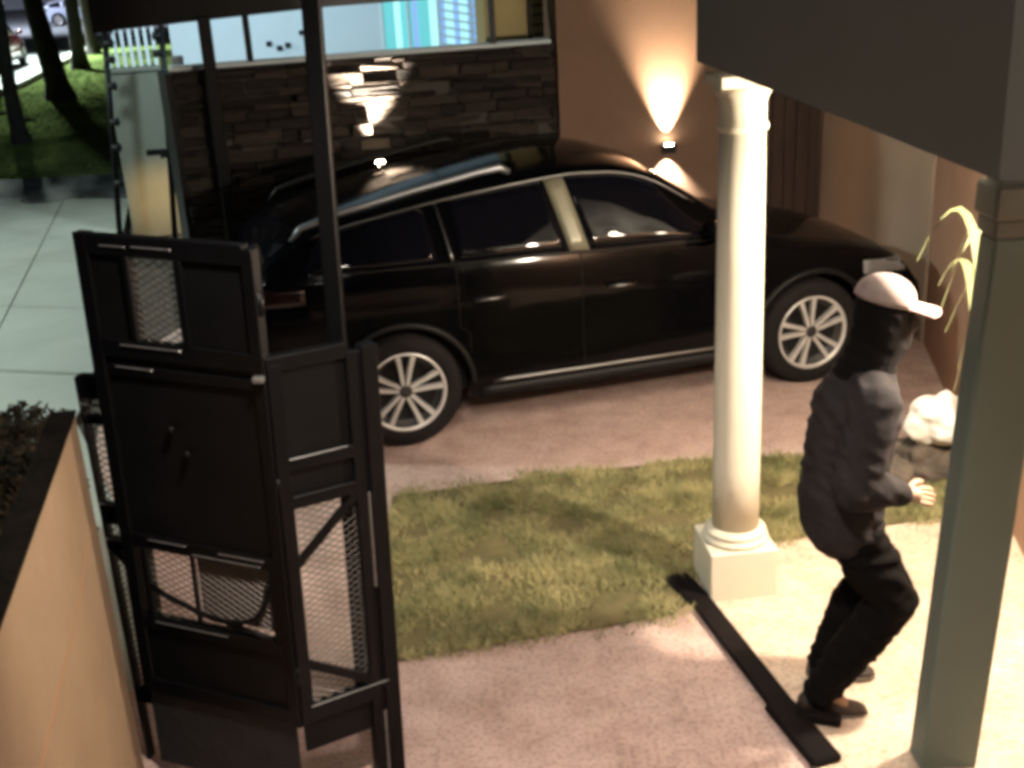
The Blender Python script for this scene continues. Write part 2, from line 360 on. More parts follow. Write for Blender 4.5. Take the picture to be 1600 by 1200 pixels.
for s_, z_ in ((.10, 1.93), (.32, 1.90), (.50, 2.03), (.22, 1.87)):
    MB().box((s_, -.05, z_), (s_+.07, 0, z_+.05), ch=.01).build('wall_vent', M['trim'], nb)

# right side walls
def wallseg(name, a, b, th, z1, m, **kw):
    a, b = Vector((*a, 0)), Vector((*b, 0)); d = (b-a); L = d.length; ang = math.atan2(d.y, d.x)
    o = MB().box((0, 0, -.02), (L, th, z1)).build(name, m); o.location = a; o.rotation_euler = (0, 0, ang); return tag(o, **kw)
wallseg('side_wall', (2.99, 7.98), (2.73, 9.90), -.25, 3.4, M['stucco_cream'], label='tan rendered house wall beyond the car bonnet, meeting the back wall', cat='wall')
wallseg('porch_side_wall', (2.38, 1.0), (2.38, 4.85), -.25, 2.2, M['stucco_rose'], label='rosy rendered porch wall right of the grey green pillar', cat='wall')
wallseg('porch_side_wall', (2.381, 4.86), (3.0, 7.96), -.22, 3.0, M['stucco_rose'], label='rosy rendered wall behind the pale sack and the long leaved plant', cat='wall')

# ------------------------------------------------------------------ porch: fascia mass, column, pillar
FL, FR = Vector((.80, 4.60)), Vector((1.40, 3.27))
zl, zr = 2.345, 2.13
pm = empty('porch_roof', (FL.x, FL.y, 0), 0, label='heavy grey rendered porch roof carried by the cream column and the square pillar', cat='roof')
FP = [(.78, 4.63, 2.375), (.98, 4.19, 2.30), (1.17, 3.77, 2.225), (1.405, 3.25, 2.13)]
FB = [(3.6, 2.75, 2.13), (3.6, 5.9, 2.2), (1.38, 5.9, 2.34), (1.20, 5.02, 2.375)]
pts = FP + FB; n = len(pts); o0 = Vector((FL.x, FL.y, 0))
vv = [Vector(p)-o0 for p in pts] + [Vector((p[0], p[1], 4.2))-o0 for p in pts]
me_obj('fascia', vv, [tuple(range(n))[::-1], tuple(range(n, 2*n))] + [(i, (i+1) % n, n+(i+1) % n, n+i) for i in range(n)], M['fascia'], pm)

col = empty('round_column', (.985, 4.735, 0), R(5), label='cream round column with moulded base and capital beside the lawn', cat='column')
MB().box((-.155, -.155, -.01), (.155, .155, .245), ch=.006).build('pedestal', M['column'], col)
MB().lathe([(.145, .246), (.150, .256), (.147, .268), (.134, .274), (.132, .280), (.138, .288), (.138, .298), (.124, .306), (.110, .314)], 64).build('base_moulding', M['column'], col, True)
MB().lathe([(.106, .312), (.104, .6), (.102, 1.0), (.099, 1.5), (.094, 2.10)], 64).build('shaft', M['column'], col, True)
MB().lathe([(.095, 2.085), (.103, 2.092), (.106, 2.104), (.103, 2.116), (.095, 2.124), (.094, 2.19), (.098, 2.215), (.110, 2.238), (.116, 2.252), (.113, 2.264)], 64).build('capital', M['column'], col, True)
MB().box((-.125, -.125, 2.266), (.125, .125, 2.312), ch=.005).build('abacus', M['column'], col)

pl = empty('square_pillar', (1.502, 3.43, 0), 0, label='grey green square pillar at the porch corner, nearest to the viewer', cat='pillar')
lean = Matrix.Shear('XY', 4, (.035, 0)) if False else Matrix(((1, 0, .045, -.025), (0, 1, 0, 0), (0, 0, 1, 0), (0, 0, 0, 1)))
MB().box((-.10, -.06, -.01), (.10, .06, 1.93), lean, .008).build('shaft', M['pillar'], pl)
MB().box((-.108, -.068, 1.932), (.108, .068, 1.985), lean, .006).build('necking', M['pillar_band'], pl)
MB().box((-.122, -.08, 1.987), (.122, .08, 2.09), lean, .01).build('capital', M['pillar_band'], pl)
MB().box((-.10, -.06, 2.092), (.10, .06, 2.16), lean).build('neck_block', M['fascia'], pl)

lamp('driveway_fill_light', 'SPOT', (-.05, 2.2, 3.5), 430, (1, .88, .78), .12, (-.55, 3.7, 0), 92, .8)  # unseen spot added overhead to brighten the near driveway
# porch ceiling lamps (seen mirrored in the car)
for i, (x, y, zc, pw) in enumerate(((1.93, 5.45, 2.2, 26), (2.33, 5.60, 2.18, 26), (2.12, 5.25, 2.17, 26), (2.02, 3.80, 2.08, 330))):
    lp = empty('ceiling_lamp', (x, y, zc), 0, label=('warm porch ceiling lamp closest to the round column', 'warm porch ceiling lamp closest to the rosy wall', 'warm porch ceiling lamp over the paving edge, between two others', 'warm porch ceiling lamp behind the square pillar')[i], cat='lamp', group='lamps under the porch roof')
    MB().lathe([(.06, .0), (.065, -.02), (.05, -.03)], 24).build('housing', M['lampbody'], lp, True)
    MB().lathe([(.03, -.032), (.045, -.05), (.03, -.07)], 20).build('bulb', M['bulb'], lp, True)
    lamp('porch_lamp_light', 'POINT', (x, y, zc-.12), pw, WARM, .05)
# unseen fill light added beyond the right frame edge to brighten the driveway
lamp('right_fill_light', 'POINT', (2.75, 2.3, 1.95), 170, (1, .86, .70), .45)
lamp('camera_side_fill_light', 'POINT', (.3, -1.2, 3.2), 70, (1, .93, .84), .15)  # fill light added behind the camera to brighten faces turned toward it

# wall lamps (up and down)
def wall_lamp(s, d, z, up, dn, label, ang=62, aim=.06, tint=WARM):
    p = wpt(s, d, z); o = empty('wall_lamp', p, R(YAW), label=label, cat='lamp')
    MB().box((-.05, -.09, -.035), (.05, -.01, .035), ch=.008).build('lamp_housing', M['lampbody'], o)
    MB().box((-.03, -.012, -.05), (.03, .0, .05), ch=.003).build('back_plate', M['lampbody'], o)
    MB().box((-.028, -.07, .036), (.028, -.03, .040)).build('lens', M['bulb'], o)
    fw = FW.to_3x3() @ Vector((0, 1, 0)); q = p - fw*.055
    lamp('uplight', 'SPOT', q+Vector((0, 0, .05)), up, tint, .02, q+Vector((0, 0, 1))+fw*aim, ang, 1)
    if dn: lamp('downlight', 'SPOT', q-Vector((0, 0, .045)), dn, WARM, .012, q-Vector((0, 0, 1))+fw*.05, 95, .6)
wall_lamp(2.745, -.03, 1.25, 1500, 220, 'dark wall lamp on the brown house wall throwing a bright cone upwards', 64, .05, (1, .76, .50))
wall_lamp(.36, -.11, 1.35, 2600, 0, 'small uplight washing the ledge stone wall above the car roof rail', 56, .24)

# ------------------------------------------------------------------ car builder
WB = 2.74
def lerp_pts(p, x):
    if x <= p[0][0]: return p[0][1]
    for (a, b), (c, d) in zip(p[:-1], p[1:]):
        if x <= c:
            t = (x-a)/(c-a); return b+(d-b)*t
    return p[-1][1]
def sm(pts):  # monotone-ish smoothing by dense resample + box filter
    xs = np.linspace(pts[0][0], pts[-1][0], 400); ys = np.array([lerp_pts(pts, x) for x in xs])
    k = np.ones(15)/15; yp = np.r_[np.full(7, ys[0]), ys, np.full(7, ys[-1])]; return xs, np.convolve(yp, k, 'valid')
_tx, _ty = sm([(-.88, .80), (-.85, 1.04), (-.79, 1.15), (-.60, 1.30), (-.45, 1.365), (-.2, 1.43), (.3, 1.53), (.83, 1.605), (1.15, 1.635), (1.45, 1.615), (1.72, 1.53), (2.36, 1.08), (2.6, 1.02), (3.1, .94), (3.40, .85), (3.56, .72), (3.62, .58)])
def top(x): return float(np.interp(x, _tx, _ty))
def belt(x): return min(lerp_pts([(-.88, 1.13), (.4, 1.10), (2.1, 1.055), (2.4, .98), (3.6, .7)], x), top(x)-.075)
def rail(x): return belt(x) + (top(x)-belt(x))*lerp_pts([(-.88, .5), (-.4, .84), (1.6, .84), (2.1, .72), (2.5, .55), (3.6, .5)], x)
def wid(x): t = (x-1.37)/2.25; return .92*(1-.13*abs(t)**5)
def hwr(x): return wid(x)*lerp_pts([(-.88, .93), (-.4, .765), (1.6, .765), (2.1, .84), (2.5, .90), (3.6, .86)], x)
def hw(x, z):
    b = belt(x)
    if z <= b:
        t = (b-z); v = wid(x)*(1-.02*max(0, 1-t/.10)) - .030*max(0, (t-.45)/.45)**1.5
        v -= .010*math.exp(-((z-.60)/.10)**2); v += .006*math.exp(-((z-.86)/.05)**2)
        return v
    r = rail(x); t = min(1, (z-b)/max(r-b, .01))
    a = wid(x)*.98; return a + (hwr(x)-a)*(.85*t+.15*t*t)
def zlow(x):
    z = .235
    for xc in (0, WB):
        d = abs(x-xc)
        if d < .405: z = max(z, .355+math.sqrt(.405**2-d*d)*.98)
    return z
def car(label, paint, group=None, cat='car', detail=True):
    root = empty('parked_car', label=label, cat=cat, group=group)
    xs = sorted(set([round(-.88+i*.045, 3) for i in range(101)] + [round(c+sx*d, 3) for c in (0, WB) for sx in (-1, 1) for d in (.41, .4049, .40, .39, .37)]))
    xs = [x for x in xs if -.88 <= x <= 3.62]
    NL, NU, NR = 12, 8, 8; grid = []
    for x in xs:
        c = []
        zl_, b, r, tz = zlow(x), belt(x), rail(x), top(x)
        zl_ = min(zl_, b-.02)
        c.append((x, -hw(x, zl_)+.10, zl_+.005)); c.append((x, -hw(x, zl_)+.012, zl_))
        for i in range(1, NL+1): z = zl_+(b-zl_)*i/NL; c.append((x, -hw(x, z), z))
        for i in range(1, NU+1): z = b+(r-b)*i/NU; c.append((x, -hw(x, z), z))
        y0 = hwr(x)
        for i in range(1, NR+1):
            t = i/NR; c.append((x, -y0*(1-t), r+(tz-r)*math.sin(t*math.pi/2)**.75))
        c += [(q[0], -q[1], q[2]) for q in reversed(c[:-1])]
        grid.append(c)
    m_ = len(grid[0]); v = [q for c in grid for q in c]
    f = [(i*m_+j, (i+1)*m_+j, (i+1)*m_+j+1, i*m_+j+1) for i in range(len(grid)-1) for j in range(m_-1)]
    f += [tuple(range(m_)), tuple(range((len(grid)-1)*m_, len(grid)*m_))[::-1]]
    me_obj('body', v, f, paint, root, True)
    MB().box((-.80, -.62, .21), (3.5, .62, .75)).build('underbody', M['trim'], root)
    def patch(name, m, pts, side=-1, off=.005, nx=14, nz=6, par=root):
        # pts: function u,v -> (x,z)
        V = []
        for i in range(nx+1):
            for j in range(nz+1):
                x, z = pts(i/nx, j/nz); V.append((x, side*(hw(x, z)+off), z))
        F = [(i*(nz+1)+j, (i+1)*(nz+1)+j, (i+1)*(nz+1)+j+1, i*(nz+1)+j+1) for i in range(nx) for j in range(nz)]
        # rim back to the body so the pane has thickness
        bnd = [i*(nz+1) for i in range(nx+1)] + [nx*(nz+1)+j for j in range(1, nz+1)] + [i*(nz+1)+nz for i in range(nx-1, -1, -1)] + [j for j in range(nz-1, 0, -1)]
        nb_ = len(V)
        for q in bnd: V.append((V[q][0], V[q][1]-side*(off+.008), V[q][2]))
        for q in range(len(bnd)): F.append((bnd[q], nb_+q, nb_+(q+1) % len(bnd), bnd[(q+1) % len(bnd)]))
        return me_obj(name, V, F, m, par, True)
    def zz(x, t): b, r = belt(x)+.018, rail(x)-.025; return b+(r-b)*t
    for sd in (-1, 1):
        # quarter glass, rear door glass, front door glass
        patch('quarter_window', M['glass'], lambda u, v: ((lambda x: (x, zz(x, v)))(-.52+.10*v+(.78-.14*v)*u)), sd)
        patch('rear_window', M['glass'], lambda u, v: ((lambda x: (x, zz(x, v)))(.40-.03*v+(.66-.07*v)*u)), sd)
        patch('front_window', M['glass'], lambda u, v: ((lambda x: (x, zz(x, v)))(1.21-.12*v+(.95-.37*v)*u)), sd)
        patch('door_pillar', M['bpillar_reflection'] if detail else M['trim'], lambda u, v: ((lambda x: (x, zz(x, v)))(1.075-.10*v+.125*u)), sd, .009, 3, 6)
        def line(name, pts, r_, m2, off=.004):
            MB().tube([(x, sd*(hw(x, z)+off), z) for x, z in pts], r_, 6).build(name, m2, root, True)
        line('window_trim', [(x, rail(x)-.012) for x in np.linspace(-.45, 1.95, 40)], .008, M['chrome'], .006)
        line('belt_trim', [(x, belt(x)+.006) for x in np.linspace(-.5, 2.2, 40)], .007, M['trim'], .006)
        line('quarter_trim', [(.345-.05*t, zz(.3, t)) for t in np.linspace(0, 1, 8)], .011, M['chrome'], .008)
        for xd in (.36, 1.14, 2.2):
            line('door_seam', [(xd+(.0 if z < .9 else 0)+(.06 if xd == .36 and z < .7 else 0), z) for z in np.linspace(max(.26, zlow(xd)+.01), belt(xd), 14)], .0035, M['trim'], .0)
        patch('sill_trim', M['chrome'], lambda u, v: (.55+1.6*u, .335+.022*v), sd, .014, 24, 2)
        patch('sill_panel', M['trim'], lambda u, v: (.46+1.82*u, .245+.07*v), sd, .010, 24, 2)
        for xh, zh in ((.46, .885), (1.30, .865)):
            y = sd*(hw(xh, zh)+.032)
            h_ = MB().tube([(xh-.01, y-sd*.035, zh), (xh, y, zh), (xh+.17, y, zh-.004), (xh+.185, y-sd*.035, zh-.004)], .011, 8).build('door_handle', M['chrome'] if detail else paint, root, True)
        # mirror
        yb = sd*hw(2.02, 1.10)
        mb = MB(); bm = bmesh.new(); bmesh.ops.create_uvsphere(bm, u_segments=16, v_segments=10, radius=1)
        bm.transform(Matrix.Translation((2.02, yb+sd*.14, 1.13)) @ Matrix.Diagonal((.075, .125, .075, 1)))
        bm.verts.index_update(); mb.add([v_.co.copy() for v_ in bm.verts], [[v_.index for v_ in f_.verts] for f_ in bm.faces]); bm.free()
        mr = mb.build('side_mirror', paint, root, True)
        MB().box((1.935, yb+sd*.05 if sd > 0 else yb-.24, 1.085), (1.95, yb+.24 if sd > 0 else yb-.05, 1.175), ch=.006).build('mirror_glass', M['glass'], mr)
        MB().tube([(2.04, yb-sd*.02, 1.07), (2.03, yb+sd*.08, 1.10)], .022, 8).build('mirror_arm', M['trim'], mr, True)
        # roof rail
        rp = [(-.56, 1.36), (-.50, 1.43), (-.3, 1.49), (.2, 1.587), (.60, 1.655), (.72, 1.668), (.78, 1.635)]
        MB().tube([(x, sd*.675, z-.062) for x, z in rp], [.012, .018, .021, .021, .023, .026, .016], 10).build('roof_rail', M['rail'] if sd < 0 else M['trim'], root, True)
        patch('headlight', M['lens_clear'], lambda u, v: (3.12+.36*u, .70+.09*v-.03*u), sd, .006, 8, 4)
        patch('tail_light', M['lens_red'], lambda u, v: (-.83+.30*u, .96+.10*v), sd, .006, 8, 4)
        # arches
        for xc in (0, WB):
            pts = [(xc+.425*math.cos(a), sd*(hw(xc+.42*math.cos(a), max(.36+.415*math.sin(a), .3))+.006), .355+.42*math.sin(a)) for a in np.linspace(.0, math.pi, 28)]
            MB().tube(pts, .022, 6).build('wheel_arch', M['trim'], root, True)
    # windscreens
    def scr(name, xa, xb, ins):
        V = []
        for i in range(9):
            x = xa+(xb-xa)*i/8
            for j in range(13):
                t = -1+2*j/12; y = t*(hwr(x)-ins); V.append((x-.0, y, rail(x)+(top(x)-rail(x))*math.sin((1-abs(t)*(hwr(x)-ins)/hwr(x))*math.pi/2)**.75+.006))
        me_obj(name, V, [(i*13+j, i*13+j+1, (i+1)*13+j+1, (i+1)*13+j) for i in range(8) for j in range(12)], M['glass'], root, True)
    scr('windscreen', 1.74, 2.34, .07); scr('rear_screen', -.78, -.56, .10)
    MB().box((3.575, -.42, .40), (3.64, .42, .60), ch=.02).build('grille', M['trim'], root)
    MB().box((3.50, -.70, .24), (3.63, .70, .36), ch=.03).build('bumper', M['trim'], root)
    MB().box((-.93, -.74, .36), (-.85, .74, .56), ch=.03).build('bumper', M['trim'], root)
    # wheels
    def wheel(xc, sd):
        R_, Wd = .355, .225; base = Matrix.Translation((xc, sd*(.925-Wd/2), R_)) @ Matrix.Rotation(R(90)*(1 if sd < 0 else -1), 4, 'X')
        # local +Z faces outward
        tb_ = MB().lathe([(.235, -.10), (.31, -.112), (.345, -.10), (.355, -.06), (.355, .06), (.346, .095), (.325, .110), (.29, .114), (.262, .110), (.245, .098), (.243, .05)], 56, base).build('wheel', M['tyre'], root, True)
        MB().lathe([(.243, -.10), (.236, .0), (.236, .08), (.246, .104), (.252, .106), (.247, .097), (.236, .09), (.225, .055), (.10, .035), (.02, .035)], 48, base).build('rim_barrel', M['rimdark'], tb_, True)
        V = MB()
        n = 48; pr = [(.228, .088), (.233, .103), (.249, .108), (.251, .100)]
        for r_, z_ in pr:
            V.v += [tuple(base @ Vector((r_*math.cos(2*math.pi*k/n), r_*math.sin(2*math.pi*k/n), z_))) for k in range(n)]
        for i in range(3): V.f += [(i*n+k, i*n+(k+1) % n, (i+1)*n+(k+1) % n, (i+1)*n+k) for k in range(n)]
        V.build('rim_lip', M['alloy'], tb_, True)
        MB().lathe([(.055, .05), (.055, .078), (.03, .088), (.005, .09)], 24, base).build('hub_cap', M['rimdark'], tb_, True)
        for kk in range(5):
            s_ = MB()
            a = 2*math.pi*kk/5 + .25 + xc
            for dl in (-1, 1):
                T = base @ Matrix.Rotation(a, 4, 'Z')
                pa = [(.035, dl*.012), (.14, dl*.030), (.235, dl*.050)]
                wv = [.014, .015, .020]
                q = []
                for (rx, ty), w_ in zip(pa, wv):
                    zt = .082 + .012*(rx/.235)
                    q += [T @ Vector((rx, ty-w_, zt-.03)), T @ Vector((rx, ty-w_*.8, zt)), T @ Vector((rx, ty+w_*.8, zt)), T @ Vector((rx, ty+w_, zt-.03))]
                s_.add(q, [(i*4+j, i*4+j+1, (i+1)*4+j+1, (i+1)*4+j) for i in range(2) for j in range(3)] + [(0, 1, 2, 3), (8, 11, 10, 9)])
            s_.build('spoke', M['alloy'], tb_)
    for xc in (0, WB):
        for sd in (-1, 1): wheel(xc, sd)
    return root
sub = Vector((-.69, 6.62, 0)); nrm = Vector((-math.sin(R(YAW)), math.cos(R(YAW)), 0))
c1 = car('glossy black estate car with silver roof rails parked by the stone wall', M['paint_black'])
c1.location = sub + nrm*.85 + Vector((.035, 0, 0)); c1.rotation_euler = (0, 0, R(YAW))
c2 = copy_tree(c1)
c2['label'] = 'red car parked at the left edge beyond the white kerb'
c3 = copy_tree(c1)
c3['label'] = 'blue grey car parked far up the street behind the trees'
def repaint(root, m):
    cache = {}
    for ch in root.children:
        if ch.name.split('.')[0] in ('body', 'side_mirror'):
            d = ch.data; 
            if d.name not in cache: cache[d.name] = d.copy(); cache[d.name].materials[0] = m
            ch.data = cache[d.name]
repaint(c2, M['paint_red']); repaint(c3, M['paint_blue'])
c2.location = (-17.2, 40.5, 0); c2.rotation_euler = (0, 0, R(100))
c3.location = (-27.5, 78, 0); c3.rotation_euler = (0, 0, R(12))

# ------------------------------------------------------------------ folding gate
def mesh_lattice(mb, a, b, z0, z1, dx=.030, dz=.0155, r=.0022, n=3):
    # expanded metal: diamonds between two vertical lines a-b (2D) from z0 to z1
    a, b = Vector(a), Vector(b); L = (b-a).length; d = (b-a)/L
    nrm2 = Vector((-d.y, d.x))
    def pt(u, z): return Vector((a.x+d.x*u, a.y+d.y*u, z))
    sl = dz/dx
    for sg in (1, -1):
        # lines z = c + sg*sl*u
        c = z0 - (sl*L if sg > 0 else 0); cmax = z1 + (0 if sg > 0 else sl*L)
        while c < cmax:
            us = [0, L]
            lo, hi = 0, L
            if sg > 0: lo = max(lo, (z0-c)/sl); hi = min(hi, (z1-c)/sl)
            else: lo = max(lo, (c-z1)/sl); hi = min(hi, (c-z0)/sl)
            if hi > lo+.004:
                p, q = pt(lo, c+sg*sl*lo), pt(hi, c+sg*sl*hi)
                h = Vector((0, 0, r)); w_ = Vector((nrm2.x, nrm2.y, 0))*r*1.2
                mb.add([p-h, p+w_, p+h, p-w_, q-h, q+w_, q+h, q-w_], [(0, 1, 5, 4), (1, 2, 6, 5), (2, 3, 7, 6), (3, 0, 4, 7)])
            c += dz*2
gA, gM, gB = Vector((-1.377, 3.60)), Vector((-.794, 3.36)), Vector((-.492, 3.535))
gate = empty('folding_gate', (0, 0, 0), label='black folding steel gate standing half open with mesh windows', cat='gate')
def gp(a, b, u, z, off=0):
    d = (b-a).normalized(); nn = Vector((d.y, -d.x)); p = a+(b-a)*u+nn*off; return Vector((p.x, p.y, z))
def hbar(leaf, a, b, u0, u1, z, h, m=None, name='rail', th=.04, off=0):
    return MB().bar(gp(a, b, u0, z, off), gp(a, b, u1, z, off), th, h, ch=.003).build(name, m or M['black'], leaf)
def vbar(leaf, a, b, u, z0, z1, wd, m=None, name='stile', th=.042, off=0):
    d = (b-a).normalized(); c_ = gp(a, b, u, 0, off)
    T = Matrix.Translation((c_.x, c_.y, 0)) @ Matrix.Rotation(math.atan2(d.y, d.x), 4, 'Z')
    return MB().box((-wd/2, -th/2, z0), (wd/2, th/2, z1), T, .003).build(name, m or M['black'], leaf)
def sheetp(leaf, a, b, u0, u1, z0, z1, name='sheet_panel', off=0, m=None):
    d = (b-a).normalized(); L = (b-a).length; T = Matrix.Translation((a.x, a.y, 0)) @ Matrix.Rotation(math.atan2(d.y, d.x), 4, 'Z')
    return MB().box((u0*L, off-.006, z0), (u1*L, off+.006, z1), T, .001).build(name, m or M['black2'], leaf)
# left leaf
a, b = gA, gM
vbar(gate, a, b, .02, .35, 2.045, .052); vbar(gate, a, b, .985, .35, 2.03, .042)
for z_, h_ in ((2.01, .065), (1.672, .06), (.975, .05), (.655, .045), (.385, .06)): hbar(gate, a, b, .0, .965, z_, h_)
hbar(gate, a, b, .09, .95, 1.60, .035)
sheetp(gate, a, b, .05, .96, .995, 1.645)
sheetp(gate, a, b, .05, .96, .41, .635)
sheetp(gate, a, b, .60, .96, 1.70, 1.98)
sheetp(gate, a, b, .045, .27, 1.70, 1.98)
vbar(gate, a, b, .275, 1.70, 1.98, .022); vbar(gate, a, b, .585, 1.70, 1.98, .03)
MB().box((0, -.004, .04), ((b-a).length*.97, .004, .355), Matrix.Translation((a.x, a.y, 0)) @ Matrix.Rotation(math.atan2((b-a).y, (b-a).x), 4, 'Z')).build('dark_lower_panel', M['shade_skirt'], gate)  # dark sheet added below the leaf, standing in for shaded floor
m1 = MB(); pa, pb = gp(a, b, .285, 0), gp(a, b, .57, 0); mesh_lattice(m1, pa.xy, pb.xy, 1.70, 1.98, .022, .012)
pa, pb = gp(a, b, .14, 0), gp(a, b, .93, 0); mesh_lattice(m1, pa.xy, pb.xy, .68, .95, .022, .012)
tag(m1.build('mesh_infill', M['wire'], gate), kind='stuff')
cb = [(.14, .80), (.22, .775), (.32, .755), (.42, .735), (.52, .72), (.62, .715), (.70, .725), (.78, .745), (.84, .785), (.88, .84), (.90, .90)]
MB().tube([gp(a, b, u_, z_, .012) for u_, z_ in cb], .010, 8).build('curved_bar', M['black'], gate, True)
MB().tube([gp(a, b, .62, .712, .012), gp(a, b, .74, .70, .012), gp(a, b, .90, .685, .012)], .010, 8).build('curved_bar', M['black'], gate, True)
sheetp(gate, a, b, .43, .90, .70, .94, 'tinted_plate', .02, M['plate'])
vbar(gate, a, b, .12, .68, .95, .026); vbar(gate, a, b, .94, .68, .95, .03); vbar(gate, a, b, .42, .68, .95, .012, th=.02)
for u_, z_ in ((.42, 1.42), (.50, 1.34)):
    p = gp(a, b, u_, z_, .020); MB().tube([p, p+Vector((.010, -.026, 0))], .011, 10).build('bolt', M['black2'], gate, True)
for z_ in (1.86, 1.25, .55):
    p = gp(a, b, 1.015, z_, .0); MB().tube([p-Vector((0, 0, .035)), p+Vector((0, 0, .035))], .014, 10).build('hinge', M['black'], gate, True)
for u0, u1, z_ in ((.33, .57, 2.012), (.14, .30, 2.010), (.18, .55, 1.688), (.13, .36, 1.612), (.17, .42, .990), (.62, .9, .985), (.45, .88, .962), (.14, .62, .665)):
    hbar(gate, a, b, u0, u1, z_, .0065, M['worn_glint'], 'worn_glint_edge', .006, .0235)
MB().box((-.018, -.03, -.010), (.018, .0, .010), Matrix.Translation(gp(a, b, .99, 1.63, .02)), .004).build('latch', M['worn_glint'], gate)
# right leaf
a, b = gM, gB
vbar(gate, a, b, .07, .35, 1.665, .045); vbar(gate, a, b, .80, .0, 1.66, .035); vbar(gate, a, b, .98, .0, 1.672, .055, th=.05)
vbar(gate, a, b, .885, .0, 1.655, .045, m=M['black2'], name='stile_plate', th=.025)
for z_, h_ in ((1.665, .05), (1.32, .045), (1.19, .045), (.39, .065)): hbar(gate, a, b, .0, .78, z_, h_)
sheetp(gate, a, b, .05, .80, 1.33, 1.66); sheetp(gate, a, b, .05, .80, 1.21, 1.31)
MB().box((0.01, -.004, .235), ((b-a).length*.80, .004, .36), Matrix.Translation((a.x, a.y, 0)) @ Matrix.Rotation(math.atan2((b-a).y, (b-a).x), 4, 'Z')).build('dark_lower_panel', M['black2'], gate)
m2 = MB(); pa, pb = gp(a, b, .10, 0), gp(a, b, .79, 0); mesh_lattice(m2, pa.xy, pb.xy, .42, 1.17, .022, .012)
tag(m2.build('mesh_infill', M['wire'], gate), kind='stuff')
MB().bar(gp(a, b, .80, 1.18, .012), gp(a, b, .06, .95, .012), .014, .028).build('brace', M['black'], gate)
MB().bar(gp(a, b, .06, .60, .012), gp(a, b, .96, .40, .012), .014, .030).build('brace', M['black'], gate)
hbar(gate, a, b, .12, .70, 1.345, .007, M['worn_glint'], 'worn_glint_edge', .006, .0235)
hbar(gate, a, b, .12, .62, 1.213, .006, M['trim'], 'worn_glint_edge', .006, .0235)
hbar(gate, a, b, .10, .95, .424, .007, M['worn_glint'], 'worn_glint_edge', .006, .0235)
vbar(gate, a, b, .885, .80, 1.16, .012, M['worn_glint'], 'worn_glint_edge', .006, .016)  # pale strip painting a bright reflection on the far stile
vbar(gate, a, b, .885, .0, .30, .012, M['worn_glint'], 'worn_glint_edge', .006, .016)
# third leaf, behind on the left
g3 = empty('mesh_gate', (0, 0, 0), label='narrow black mesh side gate between the ochre wall and the folding gate', cat='gate')
a, b = Vector((-1.452, 3.69)), Vector((-1.365, 3.665))
for z_, h_ in ((1.515, .08), (1.395, .028), (1.04, .075), (.92, .045), (.285, .055)): hbar(g3, a, b, 0, 1, z_, h_)
vbar(g3, a, b, .0, .0, 1.55, .012)
m3 = MB(); mesh_lattice(m3, a, b, .31, 1.49, .026, .012, .0024); tag(m3.build('mesh_infill', M['wire'], g3), kind='stuff')
MB().bar(gp(a, b, .20, .91, .01), gp(a, b, 1.0, .80, .01), .012, .025).build('brace', M['black'], g3)
for z_ in (1.455, 1.082, .945): hbar(g3, a, b, .0, 1, z_, .010, M['worn_glint'], 'worn_glint_edge', .006, .022)
gate.matrix_world = Matrix.Translation((-.9, 3.5, .2)) @ Matrix.Rotation(R(1.5), 4, 'Y') @ Matrix.Translation((.9, -3.5, -.2))
# tall post behind the gate
po = MB().box((-.031, -.031, 0), (.031, .031, 3.3), Matrix(((1, 0, .030, -.675), (0, 1, 0, 4.05), (0, 0, 1, 0), (0, 0, 0, 1))), .004).build('gate_post', M['black'])
tag(po, 'tall slim black gate post standing in front of the car tail', 'post')

# ------------------------------------------------------------------ near perimeter wall and hedge
wa = empty('perimeter_wall', (0, 0, 0), label='ochre rendered perimeter wall nearest the viewer at the lower left', cat='wall')
fa, fb = Vector((-1.36, 3.37)), Vector((-.66, 0.0))
dirw = (fb-fa).normalized(); out = Vector((dirw.y, -dirw.x))
if out.x > 0: out = -out
q = [fa, fb + dirw*2, fb+dirw*2+out*.065, fa+out*.065]
vv = [(*p, -.02) for p in q] + [(*p, 1.53) for p in q]
me_obj('wall', vv, [(0, 1, 5, 4), (1, 2, 6, 5), (2, 3, 7, 6), (3, 0, 4, 7), (4, 5, 6, 7)], M['wall_orange'], wa)
inn = -out
q2 = [fa - dirw*.005 + inn*.004, fb+dirw*2 + inn*.004, fb+dirw*2+out*.07, fa+out*.07-dirw*.005]
me_obj('coping', [(*p, 1.532) for p in q2]+[(*p, 1.545) for p in q2], [(3, 2, 1, 0), (0, 1, 5, 4), (1, 2, 6, 5), (2, 3, 7, 6), (3, 0, 4, 7), (4, 5, 6, 7)], M['soil_dark'], wa)
cr = [fa + dirw*(.18+.10*t+.0) for t in range(12)]
pts = []
for t in np.linspace(0, 1, 16):
    p = fa + dirw*(.01+1.5*t) + inn*.001; pts.append((p.x, p.y, 1.19-.08*t**.6+.008*math.sin(t*11)))
MB().tube(pts, [.002+.0025*t for t in np.linspace(0, 1, 16)], 6).build('crack', mat('crack_brown', (.20, .10, .05), .9), wa)

